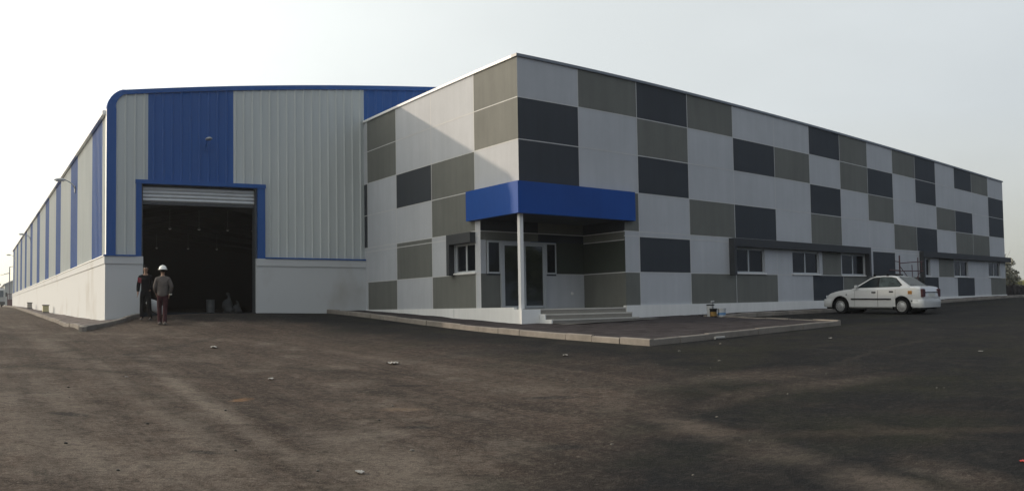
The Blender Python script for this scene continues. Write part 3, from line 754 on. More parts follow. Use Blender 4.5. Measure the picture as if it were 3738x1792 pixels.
# ------------------------------------------------------------------ white saloon car, nose to the building
carW = mat('white_car_paint', (.52, .525, .535), .26, .05, 2, coat=.7)
carB = mat('black_trim', (.008, .008, .009), .6, spec=.15)
carG = mat('car_glass', (.014, .020, .024), .08, spec=.07)
carN = mat('tinted_rear_glass', (.030, .037, .040), .12, spec=.04)
carR = mat('car_glass_light_seats', (.060, .078, .080), .10, .65, 3.6, spec=.06)
chrome = mat('silver_hubcap', (.30, .305, .315), .42, metal=.4)
redL = mat('red_lamp', (.055, .006, .012), .3, spec=.3); ambL = mat('amber_sticker', (.62, .27, .03), .5); brnL = mat('sticker_print', (.16, .07, .02), .5)
headL = mat('clear_lamp', (.45, .47, .5), .1)
plateM = mat('number_plate', (.55, .55, .52), .4)
def car(loc, rz):
    t = thing('saloon_car', 'white four door saloon with roof bars parked nose to the office wall', 'car', loc, rz)
    # stations: x, half width, bottom, top(centre), shoulder drop
    ST = [(-2.10, .60, .40, .66, .04), (-2.07, .74, .33, .80, .05), (-1.98, .80, .27, .95, .05), (-1.80, .82, .24, .985, .05), (-1.40, .835, .20, .99, .05), (-1.0, .845, .19, .965, .05), (-.4, .85, .19, .94, .05), (.3, .85, .19, .92, .05),
          (.75, .845, .19, .905, .06), (1.1, .84, .20, .875, .07), (1.5, .825, .21, .82, .08), (1.8, .80, .23, .755, .09), (1.98, .74, .26, .68, .08), (2.08, .62, .32, .58, .06), (2.11, .52, .38, .52, .04)]
    ST = [((1.26 + (q[0] - 1.26) * .86) if q[0] > 1.26 else ((-1.22 + (q[0] + 1.22) * .90) if q[0] < -1.22 else q[0]), *q[1:]) for q in ST]
    def sec(x, w, zb, zt, dr):
        P = [(w * .86, zb), (w * .965, zb + .06), (w * .985, zb + (zt - zb) * .35), (w, zb + (zt - zb) * .62), (w * .985, zt - dr * 1.3), (w * .93, zt - dr * .35), (w * .80, zt), (w * .4, zt + .018), (0, zt + .024)]
        return [(x, y, z) for y, z in P] + [(x, -y, z) for y, z in reversed(P[:-1])]
    b = MB(); rows = [sec(*s) for s in ST]; b.grid(rows, carW, close=True); b.face(rows[0][::-1], carW); b.face(rows[-1], carW)
    body = b.build('body', t)
    cut = MB()
    for wx in (1.26, -1.22):
        for sg in (1, -1): cut.lathe([(.365, .50 * sg), (.365, 1.2 * sg)], carB, (wx, 0, .285), 'y', 32)
    co = cut.build('cutter', t)
    md = body.modifiers.new('b', 'BOOLEAN'); md.operation = 'DIFFERENCE'; md.object = co; md.solver = 'EXACT'
    dg = bpy.context.evaluated_depsgraph_get(); nm = bpy.data.meshes.new_from_object(body.evaluated_get(dg))
    body.modifiers.clear(); body.data = nm; bpy.data.objects.remove(co)
    for p in body.data.polygons: p.use_smooth = True
    body.data.set_sharp_from_angle(angle=R(38))
    # cabin
    def half(pr):  # side profile -> section rows, y at belt / roof
        return pr
    PRF = [(.80, .895, .895), (.42, 1.12, .90), (.10, 1.30, .91), (-.05, 1.345, .915), (-.40, 1.372, .92), (-.75, 1.360, .93), (-.95, 1.325, .94), (-1.25, 1.14, .955), (-1.52, .965, .965)]
    def yb(z): return .815 - (z - .90) * .50           # tumblehome
    b = MB(); rows = []
    for x, zt, zb in PRF:
        yt = yb(zt - .02); r_ = [(x, yb(zb - .04), zb - .04), (x, yb((zb + zt) / 2), (zb + zt) / 2), (x, yt, zt - .02), (x, yt - .06, zt), (x, yt * .5, zt + .012), (x, 0, zt + .016)]
        rows.append(r_ + [(p[0], -p[1], p[2]) for p in reversed(r_[:-1])])
    b.grid(rows, carW); b.build('cabin', t, auto=R(35))
    # glass panels standing a hair proud of the cabin sides
    def side(poly, m, sg, off):
        yy = lambda x, z: yb(z) + off
        return [(x, sg * yy(x, z), z) for x, z in poly]
    for sg in (1, -1):
        b = MB(); b.face(side([(.60, .93), (-1.12, .97), (-1.22, 1.03), (-.93, 1.275), (-.75, 1.315), (-.40, 1.325), (-.02, 1.295), (.14, 1.215)], carB, sg, .006), carB); tr = b.build('window_trim', t)
        for pm_, poly in zip((carG, carR), ([(.53, .945), (-.24, .955), (-.19, 1.305), (-.02, 1.285), (.13, 1.20)], [(-.31, .957), (-1.08, .985), (-1.17, 1.035), (-.91, 1.262), (-.74, 1.30), (-.27, 1.308)])):
            b = MB(); b.face(side(poly, pm_, sg, .011), pm_); b.build('pane', tr)
    b = MB(); b.face([(.735, .64, .945), (.735, -.64, .945), (.14, -.54, 1.29), (.14, .54, 1.29)], carG)
    ws = b.build('windscreen', t); ws.location = (.012, 0, .022)
    b = MB(); b.face([(-1.475, .64, 1.0), (-.99, .55, 1.305), (-.99, -.55, 1.305), (-1.475, -.64, 1.0)], carN); rw = b.build('rear_window', t); rw.location = (-.014, 0, .018)
    # doors' seams, handles and black moulding on both flanks
    def flank(x, f):                                        # y on the body flank at height fraction f
        xs_ = [s[0] for s in ST]; w = np.interp(x, xs_, [s[1] for s in ST]); zb = np.interp(x, xs_, [s[2] for s in ST]); zt = np.interp(x, xs_, [s[3] for s in ST])
        return w, zb, zt
    seam = mat('door_seam', (.22, .22, .22), .6)
    for sg in (1, -1):
        for (a, c) in ((.66, -.28), (-.29, -.98)):
            b = MB()
            fr = [(.965, .10), (.985, .35), (1.0, .62), (.988, .88)]
            def row(x, off):
                w, zb, zt = flank(x, 0); return [(x, sg * (w * k + off), zb + (zt - zb) * f) for k, f in fr]
            xs_ = np.linspace(a - .008, c + .008, 5)
            b.grid([row(x, .004) for x in xs_], carW)
            for x in (a, c): b.grid([row(x - .007, .0055), row(x + .007, .0055)], seam)
            d = b.build('door', t, smooth=True)
            w, zb, zt = flank(c + .18, 0)
            hb = MB(); hb.box(c + .08, c + .24, sg * (w + .004) - .012, sg * (w + .004) + .012, zt - .185, zt - .135, carB); hb.build('handle', d, bevel=.004)
        b = MB(); w = .85
        b.box(-.82, .80, sg * (w + .004) - .012, sg * (w + .004) + .012, .51, .558, carB); b.build('side_moulding', t)
        b = MB(); b.box(-1.86, -1.58, sg * .825 - .02, sg * .815 + .02, .46, .495, carB); b.build('bumper_strip', t)
    # wheels
    for wx in (1.26, -1.22):
        for sg in (1, -1):
            wt = bpy.data.objects.new('wheel', None); COL.objects.link(wt); wt.parent = t; wt.location = (wx, sg * .715, .285); wt.empty_display_size = .1
            b = MB(); b.lathe([(.19, -.09), (.27, -.09), (.285, -.06), (.285, .06), (.27, .09), (.19, .09)], rubber, (0, 0, 0), 'y', 32); b.build('tyre', wt, auto=R(40))
            b = MB(); o_ = sg * .092
            b.lathe([(.13, o_), (.135, o_ + sg * .012), (.06, o_ + sg * .035), (.02, o_ + sg * .037)], chrome, (0, 0, 0), 'y', 24)
            for k in range(15):
                a = 2 * math.pi * k / 15; ca, sa = math.cos(a), math.sin(a); hw = .017
                q = lambda r, h, s_: (r * ca - s_ * sa, h, r * sa + s_ * ca)
                b.face([q(.125, o_ + sg * .014, -hw), q(.125, o_ + sg * .014, hw), q(.172, o_ + sg * .012, hw), q(.172, o_ + sg * .012, -hw)], chrome)
            ring = []
            for k in range(33):
                a = 2 * math.pi * k / 32; ring.append([(r * math.cos(a), o_ + sg * .013, r * math.sin(a)) for r in (.168, .188)])
            b.grid(ring, chrome); b.build('hubcap', wt)
            b = MB(); b.lathe([(.19, sg * .06), (.19, sg * .066)], carB, (0, 0, 0), 'y', 24); b.build('rim', wt)
            b = MB(); ring = []
            for k in range(25):
                a = math.pi * (-.12 + 1.24 * k / 24); ring.append([(wx + .363 * math.cos(a), sg * .5, .285 + .363 * math.sin(a)), (wx + .363 * math.cos(a), sg * .80, .285 + .363 * math.sin(a))])
            b.grid(ring, carB)
            b.face([(wx + .363 * math.cos(2 * math.pi * k / 24), sg * .505, .285 + .363 * math.sin(2 * math.pi * k / 24)) for k in range(24)], carB)
            b.build('wheel_arch', t)
    # lights, plate, boot lid line, bumpers
    for sg in (1, -1):
        b = MB(); b.prism([(sg * .52, .60), (sg * .772, .60), (sg * .772, .86), (sg * .72, .90), (sg * .54, .88)], 'x', -2.012, -1.78, redL); b.build('tail_light', t, bevel=.012)
        b = MB(); b.prism([(sg * .40, .52), (sg * .70, .54), (sg * .72, .66), (sg * .44, .64)], 'x', 1.80, 1.945, headL); b.build('headlight', t, bevel=.02)
        b = MB(); b.box(.98, 1.02, sg * .842 - .01, sg * .842 + .01, .68, .71, carB); b.build('indicator', t)
        b = MB(); b.box(.50, .62, sg * .90 - .07, sg * .90 + .05, .93, 1.03, carW); b.build('door_mirror', t, bevel=.02)
    def bump(x0, sg):
        b = MB(); rows = []
        for x, w in ((0, .70), (.05, .79), (.14, .835), (.40, .845)):
            xx = x0 - sg * x; r_ = [(w - .03, .24), (w, .30), (w, .47), (w - .03, .53)]
            rows.append([(xx, y, z) for y, z in r_] + [(xx, -y, z) for y, z in reversed(r_)])
        b.grid(rows, carW); b.face(rows[0], carW); return b.build('bumper', t, auto=R(35))
    bump(2.02, 1); bump(-2.05, -1)
    b = MB(); b.box(-2.022, -2.0, -.26, .26, .62, .735, plateM); b.build('number_plate', t)
    b = MB(); b.box(-2.018, -1.97, -.52, .52, .76, .785, carB); b.build('boot_trim', t)
    b = MB(); b.box(-1.63, -1.47, .838, .846, .71, .83, ambL)
    for i in range(3):
        for j in range(2): b.box(-1.62 + .05 * i, -1.585 + .05 * i, .846, .849, .72 + .055 * j, .76 + .055 * j, brnL)
    b.build('sticker', t)
    # roof bars
    for x in (-.02, -.55):
        b = MB(); b.tube([(x, -.62, 1.42), (x, .62, 1.42)], .016, carB, 8)
        for sg in (1, -1): b.box(x - .04, x + .04, sg * .56 - .03, sg * .56 + .03, 1.315, 1.41, carB)
        b.build('roof_bar', t)
    b = MB(); b.box(-.98, -.70, .30, .38, 1.37, 1.41, carB); b.build('roof_clip', t)
    b = MB(); b.box(-1.9, 1.9, -.70, .70, .17, .25, carB); b.build('underbody', t)
    return t
cy = 15.22
zf, zr = g(26.5, cy + 1.26) , g(26.5, cy - 1.22)
c = car((27.23, cy, (zf + zr) / 2 + .0), R(91.5))
c.rotation_euler = (0, -math.atan2(zf - zr, 2.48), R(91.5))

# ------------------------------------------------------------------ scaffold trestle behind the car
redS = mat('red_oxide_steel', (.075, .028, .034), .6, .2, 5)
sc = thing('scaffold_trestle', 'rust red tubular scaffold trestle standing against the office behind the car', 'scaffold', (34.7, 18.35, 0))
def stube(name, *segs):
    b = MB()
    for p, q, r in segs: b.tube([p, q], r, redS, 8)
    return b.build(name, sc)
gs = g(34.7, 18.4) + .12
stube('post', ((-.0, 0, gs), (-.02, 0, 2.02), .035)); stube('post', ((2.35, .25, gs), (2.35, .25, 2.0), .022)); stube('post', ((1.45, .1, gs), (1.42, .1, 1.62), .02)); stube('post', ((2.05, -.1, 1.3), (2.0, -.1, 1.78), .02))
stube('rail', ((-.45, 0, 1.74), (0, 0, 1.72), .02), ((0, 0, 1.66), (2.4, 0, 1.80), .022))
stube('rail', ((-1.0, .0, 1.33), (0, 0, 1.32), .03), ((0, 0, 1.30), (2.4, 0, 1.34), .022), ((-.5, -.05, .92), (.05, -.05, .92), .025))
stube('brace', ((.0, 0, 1.52), (1.45, .1, .72), .02), ((2.3, .1, 1.32), (1.55, .1, .72), .018), ((1.45, .1, .72), (2.8, .1, .0), .02))
b = MB(); b.box(-.06, .06, -.06, .06, gs - .01, gs + .01, redS); b.build('base_plate', sc)

# ------------------------------------------------------------------ people
skinM = mat('skin', (.26, .15, .10), .55); hairM = mat('black_hair', (.006, .0055, .005), .85, spec=.1)
jackD = mat('black_jacket', (.008, .008, .010), .9, .2, 8, spec=.08, bump=1.0, bscale=9); redJ = mat('red_jacket_panel', (.16, .015, .025), .8)
trousD = mat('black_trousers', (.008, .008, .010), .9, spec=.08); greyJ = mat('grey_sweatshirt', (.110, .097, .092), .9, .15, 9, spec=.08, bump=1.0, bscale=9)
trousM = mat('maroon_trousers', (.042, .016, .020), .9, .15, 9, spec=.08, bump=1.0, bscale=9); shoeD = mat('dark_shoe', (.03, .028, .03), .6); shoeG = mat('dusty_boot', (.11, .095, .085), .8)
helmM = mat('white_helmet', (.80, .80, .78), .35); whiteS = mat('white_cuff', (.65, .65, .62), .7); eyeM = mat('eye_white', (.5, .5, .5), .3)
def skin_mesh(name, joints, edges, parent, m, root=0, sub=2):
    """joints: (x, y, z, r) or (x, y, z, rx, ry); grown with a Skin modifier and baked to a mesh"""
    me = bpy.data.meshes.new(name); me.from_pydata([j[:3] for j in joints], edges, [])
    o = bpy.data.objects.new(name, me); COL.objects.link(o)
    md = o.modifiers.new('s', 'SKIN'); md.use_smooth_shade = True
    for i, j in enumerate(joints):
        sv = me.skin_vertices[0].data[i]; sv.radius = (j[3], j[4] if len(j) > 4 else j[3]); sv.use_root = (i == root)
    ss = o.modifiers.new('u', 'SUBSURF'); ss.levels = sub; ss.render_levels = sub
    dg = bpy.context.evaluated_depsgraph_get(); nm = bpy.data.meshes.new_from_object(o.evaluated_get(dg))
    o.modifiers.clear(); o.data = nm; nm.materials.clear(); nm.materials.append(m)
    for p in nm.polygons: p.use_smooth = True
    o.parent = parent
    return o
def chain(js, es, pts, start=None):
    prev = start
    for p in pts:
        js.append(p); i = len(js) - 1
        if prev is not None: es.append((prev, i))
        prev = i
    return prev
def person(loc, rz, label, look, armL, armR, legs, cl):
    """local: facing -y, x to the figure's left (seen from the front, right). arm = elbow, wrist; legs = ((knee, ankle), (knee, ankle))"""
    t = thing('person', label, 'person', loc, rz)
    # body: one continuous skin
    J = []; E = []
    pel = chain(J, E, [(0, 0, .93, .12, .10)]); sp_ = chain(J, E, [(0, .0, 1.10, .115, .09), (0, .01, 1.28, .13, .095), (0, .01, 1.42, .095, .075)], pel)
    nk = chain(J, E, [(0, 0, 1.51, .052), (look * .01, -.012, 1.565, .055)], sp_)
    chain(J, E, [(look * .012, -.02, 1.64, .082, .092), (look * .012, -.018, 1.71, .078, .088), (look * .01, -.01, 1.755, .05)], nk)
    def hand(w, d, sg):
        w = Vector(w); d = Vector(d).normalized(); n_ = Vector((0, 1, 0)); s_ = d.cross(n_).normalized() * sg
        pm = w + d * .05; k = chain(J, E, [(*pm, .026, .016)], len(J) - 1)
        for i, (o_, L) in enumerate(((-.028, .065), (-.009, .075), (.010, .07), (.028, .055))):
            a = pm + d * .035 + Vector((0, o_, 0)); c_ = a + d * L * .6 + s_ * .006; e_ = c_ + d * L * .4 + s_ * .02
            chain(J, E, [(*a, .009), (*c_, .0085), (*e_, .007)], k)
        a = pm + Vector((0, -.032, 0)) + d * .0; chain(J, E, [(*a, .010), (*(a + d * .035 + Vector((0, -.012, 0))), .008)], k)
    for (sh, el, wr), sg in (((( .185, .01, 1.40), *armL), 1), (((-.185, .01, 1.40), *armR), -1)):
        w = chain(J, E, [(*sh, .055), (*el, .042), (*wr, .030)], sp_); hand(wr, Vector(wr) - Vector(el), sg)
    for (hp, (kn, an)), sg in ((((.095, 0, .88), legs[0]), 1), (((-.095, 0, .88), legs[1]), -1)):
        chain(J, E, [(*hp, .085), (*kn, .058), (*an, .040), (an[0], an[1] - .10, .04, .035)], pel)
    body = skin_mesh('body', J, E, t, skinM)
    # face: nose, eyes, ears
    if cl.get('face'):
        f = MB(); f.prism([(-.012, 1.645), (.012, 1.645), (.0, 1.69)], 'y', -.125, -.10, skinM); f.build('nose', t)
        for sg in (1, -1):
            f = MB(); f.lathe([(.003, -.012), (.014, 0), (.003, .012)], skinM, (sg * .083 + look * .012, -.01, 1.665), 'x', 8); f.build('ear', t)
            f = MB(); f.lathe([(.002, -.106), (.011, -.100), (.002, -.09)], eyeM, (sg * .032 + look * .012, 0, 1.69), 'y', 8); f.build('eye', t)
        f = MB(); f.box(-.025 + look * .012, .025 + look * .012, -.112, -.10, 1.605, 1.613, redJ); f.build('mouth', t)
    # upper clothing
    J = []; E = []
    a = chain(J, E, [(0, 0, cl['hem'] - .06, cl['w'] * 1.0, cl['d'] * 1.05)]); a2 = chain(J, E, [(0, 0, .96, cl['w'] * .97, cl['d']), (0, .0, 1.08, cl['w'], cl['d']), (0, .01, 1.28, cl['w'] * 1.04, cl['d'] * 1.05), (0, .01, 1.42, cl['w'] * .80, cl['d'] * .85)], a)
    chain(J, E, [(0, .005, 1.50, .072)], a2)
    for (sh, el, wr) in ((( .175, .01, 1.395), *armL), ((-.175, .01, 1.395), *armR)):
        k = Vector(el).lerp(Vector(wr), .92); chain(J, E, [(*sh, .082), (*el, .070), (*k, .054)], a2)
    top = skin_mesh(cl['top_name'], J, E, t, cl['top'])
    # trousers
    J = []; E = []
    a = chain(J, E, [(0, 0, 1.06, .13, .10), (0, 0, .93, .155, .12)])
    for (hp, (kn, an)) in (((.095, 0, .84), legs[0]), ((-.095, 0, .84), legs[1])):
        lo = Vector(kn).lerp(Vector(an), 1.04); chain(J, E, [(*hp, .104), (*kn, .082), (*lo, .070), (lo.x, lo.y - .01, max(.035, lo.z - .03), .072)], a)
    skin_mesh('trousers', J, E, t, cl['legs'], root=1)
    for (kn, an) in legs:
        f = MB(); rows = []
        for dy, w_, h_ in ((.085, .03, .06), (.06, .045, .10), (-.02, .048, .11), (-.10, .05, .075), (-.17, .042, .05), (-.205, .02, .025)):
            rows.append([(an[0] + w_ * math.cos(q), an[1] + dy, max(0, h_ * math.sin(q)) if 0 < q < math.pi else 0) for q in np.linspace(0, math.pi, 9)])
        f.grid(rows, cl['shoe']); f.face(rows[0][::-1], cl['shoe'])
        f.box(an[0] - .05, an[0] + .05, an[1] - .20, an[1] + .085, .0, .022, shoeD)
        f.build('shoe', t, auto=R(50))
    return t
z1 = g(5.68, 27.45); z2 = g(5.77, 25.72)
p1 = person((5.58, 27.40, z1), R(-14), 'man in black jacket with red shoulder panel standing by the door jamb', .6,
            ((.22, .08, 1.14), (.14, .02, .96)), ((-.235, .03, 1.13), (-.245, -.06, .88)), (((.12, -.03, .50), (.16, .02, .08)), ((-.11, -.03, .50), (-.13, -.06, .08))),
            dict(face=True, hem=.86, w=.160, d=.125, top_name='jacket', top=jackD, legs=trousD, shoe=shoeD))
b = MB(); rows = []
for i in range(7):
    a = i / 6
    rows.append([((-.25 + .12 * a), -.155 - .02 * math.sin(math.pi * q / 4) * 1.0, 1.22 + .17 * (q / 4) - .03 * a) for q in range(5)])
b.grid(rows, redJ); b.build('red_panel', p1)
b = MB(); rows = []
for th in np.linspace(0, 2 * math.pi, 17):
    rows.append([(.004 + math.cos(th) * .088 * math.cos(ph), -.008 + math.sin(th) * .100 * math.cos(ph) + .012, 1.70 + .082 * math.sin(ph) + (.0 if math.sin(th) < -.3 else -.05 * (1 - ph / 1.57))) for ph in np.linspace(0, 1.57, 6)])
b.grid(rows, hairM); b.build('hair', p1, smooth=True)
p2 = person((5.78, 25.72, z2), R(180 - 14), 'worker in white helmet, grey sweatshirt and maroon trousers seen from behind', 0,
            ((.245, .02, 1.14), (.21, -.16, .96)), ((-.285, .05, 1.16), (-.21, -.10, .93)), (((.10, -.07, .50), (.085, .05, .08)), ((-.075, .05, .50), (-.07, .20, .10))),
            dict(face=True, hem=.90, w=.185, d=.14, top_name='sweatshirt', top=greyJ, legs=trousM, shoe=shoeG))
b = MB(); prof = [(.118 - .0 * k, 0) for k in range(1)]
prof = [(.150, -.022), (.152, -.012), (.122, -.005)] + [(.122 * math.cos(ph), .122 * math.sin(ph) * .98) for ph in np.linspace(.05, 1.50, 8)]
b.lathe(prof, helmM, (0, -.012, 1.715), 'z', 24)
hm = b.build('helmet', p2, smooth=True)
b = MB(); b.box(-.012, .012, -.10, .09, 1.828, 1.842, helmM); b.build('ridge', hm, bevel=.004)
b = MB(); rows = []
for th in np.linspace(0, 2 * math.pi, 17):
    rows.append([(math.cos(th) * r_, -.01 + math.sin(th) * r_ * 1.08, z_) for r_, z_ in ((.087, 1.72), (.09, 1.67), (.078, 1.61))])
b.grid(rows, hairM); hr = b.build('hair', p2, smooth=True)
b = MB(); b.lathe([(.046, -.02), (.046, .02)], whiteS, (-.24, -.082, .932), 'z', 12); b.build('cuff', p2)

# ------------------------------------------------------------------ loose things
def lathe_thing(name, label, cat, loc, prof, m, group=None, seg=22):
    b = MB(); b.lathe(prof, m, seg=seg); o = b.build(name, None, auto=R(40)); o.location = loc; return tag(o, label, cat, group)
yel = mat('yellow_label', (.24, .14, .03), .5, .3, 9); tubW = mat('white_plastic', (.42, .43, .44), .4, .08, 5); tubB = mat('blue_label', (.10, .22, .42), .5, .5, 14)
navy = mat('navy_band', (.02, .04, .12), .5)
def bucket(loc, label, body, lab, h=.36, r=.15, rz=0, rim=None):
    t = thing('paint_bucket', label, 'bucket', loc, rz, 'paint buckets by the kerb')
    b = MB(); b.lathe([(r * .86, 0), (r, h), (r * .93, h), (r * .80, .03)], body, seg=24); bd = b.build('body', t, auto=R(40))
    b = MB(); ring = [[((r * (.86 + .14 * z / h) + .003) * math.cos(a), (r * (.86 + .14 * z / h) + .003) * math.sin(a), z) for z in ((h * .22, h * .52) if lab is tubB else (h * .12, h * .62))] for a in np.linspace(math.pi * .75, math.pi * 1.75, 15)]
    b.grid(ring, lab); b.build('label', t, smooth=True)
    b = MB(); b.lathe([(r * 1.0, h - .03), (r * 1.05, h - .025), (r * 1.05, h + .008), (r * .97, h + .008)], rim or body, seg=24); b.build('rim', t, auto=R(40))
    b = MB(); b.tube([(r * 1.04 * math.cos(a), .02 - .0, h - .02 + r * .75 * math.sin(a) * (-.5)) for a in np.linspace(0, math.pi, 12)], .005, carB, 6); b.build('handle', t)
    return t
def pz_(x, y): return g(x, y) + .115
bucket((20.28, 17.30, pz_(20.28, 17.3)), 'black paint bucket with a yellow label beside the kerb', carB, yel, .26, .115)
bucket((20.52, 17.16, pz_(20.52, 17.16)), 'white paint tub with a blue label, front one of the pair', tubW, tubB, .26, .135)
bucket((20.52, 17.62, pz_(20.52, 17.62)), 'white tub with black rim standing behind the blue labelled tub', tubW, tubW, .38, .12, rim=carB)
t = thing('paint_roller', 'paint roller with its handle sticking up out of the tubs', 'roller', (20.40, 17.42, pz_(20.4, 17.4)))
b = MB(); b.tube([(0, 0, .0), (.01, .01, .30), (.02, .01, .47)], .009, carB, 6); b.build('pole', t)
b = MB(); b.tube([(-.06, .01, .475), (.07, .01, .49)], .022, tubW, 10); b.build('roller_sleeve', t)

cream = mat('cream_box', (.50, .46, .28), .7, .15, 5); greyB = mat('grey_concrete_box', (.36, .34, .31), .8, .15, 5)
for loc, m, lab in (((4.02, 47.6, g(4.02, 47.6) + .09), cream, 'squat cream box with dark lid on the gravel strip'), ((4.0, 61.0, g(4.0, 61) + .09), greyB, 'squat grey box with dark lid on the gravel strip, farther off')):
    t = thing('service_box', lab, 'box', loc, 0, 'small boxes along the warehouse plinth')
    s_ = .17; b = MB(); b.box(-s_, s_, -s_, s_, 0, .40, m); b.build('body', t, bevel=.01)
    b = MB(); b.box(-s_ - .03, s_ + .03, -s_ - .03, s_ + .03, .40, .45, jambM); b.build('lid', t, bevel=.008)
    b = MB(); b.box(-s_ - .01, s_ + .01, -s_ - .01, s_ + .01, 0, .06, jambM); b.build('base', t)

# things just inside the door
drumM = mat('grey_drum', (.05, .054, .058), .6, .15, 4)
t = thing('steel_drum', 'grey drum with ribs standing inside the dark roller door', 'drum', (8.50, 29.9, -.02))
b = MB(); b.lathe([(.15, 0), (.155, .02), (.15, .04), (.15, .18), (.16, .2), (.15, .22), (.15, .42), (.16, .44), (.155, .47)], drumM, seg=22); b.build('body', t, auto=R(50))
b = MB(); b.lathe([(.145, .455), (.10, .46), (.03, .462)], jambM, seg=22); b.build('lid', t)
sackM = mat('grey_sack', (.030, .033, .037), .9, .3, 4, bump=.4, bscale=8)
def sack(loc, label, h, r, lean=0.0, squash=1.0):
    b = MB(); rows = []
    rp = [.92, 1.05, 1.0, 1.08, .98, .92, .72, .36, .22, .34, .30]
    for k in range(11):
        q = k / 10; rr = r * rp[k]
        rows.append([(rr * math.cos(a) * (1 + .14 * math.sin(3 * a + k * 1.9) + .06 * math.sin(7 * a + k)) + .04 * math.sin(k), rr * squash * math.sin(a) * (1 + .12 * math.cos(2 * a + k * 2.3)) + lean * q, h * q) for a in np.linspace(0, 2 * math.pi, 20, endpoint=False)])
    b.grid(rows, sackM, close=True); b.face(rows[0][::-1], sackM); b.face(rows[-1], sackM)
    o = b.build('sack', smooth=True); o.location = loc; return tag(o, label, 'sack', 'sacks in the doorway')
sack((9.20, 30.0, -.02), 'tall tied sack inside the door near its right jamb', .72, .19)
sack((9.52, 29.9, -.02), 'short round sack beside the tall one inside the door', .42, .14)
# pale bag leaning behind the two men
b = MB(); rows = []
for k in range(8):
    q = k / 7; w_ = .15 * math.sin(math.pi * (.12 + .8 * q)) + .03
    c_ = Vector((-.36 + .62 * q, 0, .52 - .40 * q))
    rows.append([tuple(c_ + Vector((w_ * .5 * math.cos(a), .10 * math.sin(a), w_ * .9 * math.cos(a)))) for a in np.linspace(0, 2 * math.pi, 12, endpoint=False)])
b.grid(rows, tubW, close=True); b.face(rows[0][::-1], tubW); b.face(rows[-1], tubW)
o = b.build('plastic_bag', smooth=True); o.location = (6.12, 28.0, g(6.1, 28.0) + .02); tag(o, 'white bulging bag lying slanted at the door jamb behind the men', 'bag')

# litter
papM = mat('paper_litter', (.27, .265, .255), .8)
def scrap(name, label, x, y, s, m, cat, zoff=.006, aspect=1.6, grp='litter on the yard'):
    s *= .60; b = MB(); n = 6; rows = []
    ph = random.uniform(0, 6)
    for i in range(n):
        rows.append([((i / (n - 1) - .5) * s * aspect, (j / 3 - .5) * s, .004 + abs(math.sin(i * 1.7 + j * 2.1 + ph)) * s * .22) for j in range(4)])
    b.grid(rows, m); bot = [[(p[0], p[1], p[2] - .004) for p in r_] for r_ in rows]; b.grid(bot, m)
    o = b.build(name); o.location = (x, y, g(x, y) + zoff); o.rotation_euler = (0, 0, random.uniform(0, 3)); return tag(o, label, cat, grp)
scrap('paper_scrap', 'crumpled white paper on dark asphalt below the island corner', 10.28, 12.44, .15, papM, 'paper')
scrap('paper_scrap', 'flat white paper scrap in the middle of the brown yard', 7.18, 13.48, .26, papM, 'paper')
scrap('paper_scrap', 'white scrap nearest the bottom edge of the yard', 3.09, 6.39, .10, papM, 'paper')
scrap('paper_scrap', 'thin white strip lying left of the flat paper scrap', 4.55, 12.57, .12, papM, 'paper', aspect=2.6)
scrap('paper_scrap', 'pale streak of paper near the darker ground by the door', 5.3, 18.4, .22, papM, 'paper', aspect=3)
scrap('paper_scrap', 'small pale scrap on the tarmac in front of the car', 16.2, 10.4, .12, papM, 'paper')
scrap('paper_scrap', 'small pale scrap far right on the dark tarmac', 15.2, 6.35, .10, papM, 'paper')
scrap('paper_scrap', 'tiny pale scrap at the left of the yard', 2.46, 13.6, .07, papM, 'paper')
redP = mat('red_plastic', (.45, .04, .03), .4)
scrap('plastic_scrap', 'red plastic scrap at the bottom right of the yard', 6.87, 2.50, .07, redP, 'plastic', aspect=2.2)
b = MB(); b.tube([(-.16, 0, .035), (.16, 0, .035)], .035, papM, 10); o = b.build('cardboard_tube', auto=R(40)); o.location = (14.73, 12.40, g(14.73, 12.38)); tag(o, 'short pale tube lying against the long kerb face', 'tube')
stoneM = mat('pale_stone', (.15, .14, .125), .9, .3, 6); stoneD = mat('dark_stone', (.05, .048, .045), .9, .3, 6)
spots = [(3.92, 7.0, .035, 0), (2.4, 7.6, .03, 1), (4.4, 8.6, .03, 1), (5.0, 9.4, .03, 0), (1.4, 12.5, .035, 1), (3.0, 9.9, .03, 1), (5.6, 6.1, .028, 0), (7.4, 6.3, .03, 0), (6.6, 5.2, .025, 0), (9.2, 6.6, .03, 0), (11.5, 9.7, .045, 0), (12.2, 11.3, .05, 0), (13.8, 11.6, .05, 0), (1.9, 9.2, .03, 1), (2.8, 6.6, .028, 1), (8.2, 9.9, .035, 0), (10.6, 5.1, .03, 0), (5.2, 4.7, .022, 0), (.9, 8.2, .03, 1), (1.2, 7.0, .03, 1)]
for i in range(40): spots.append((random.uniform(.3, 12), random.uniform(4.5, 17), random.uniform(.010, .020), random.random() < .5))
proto = {}
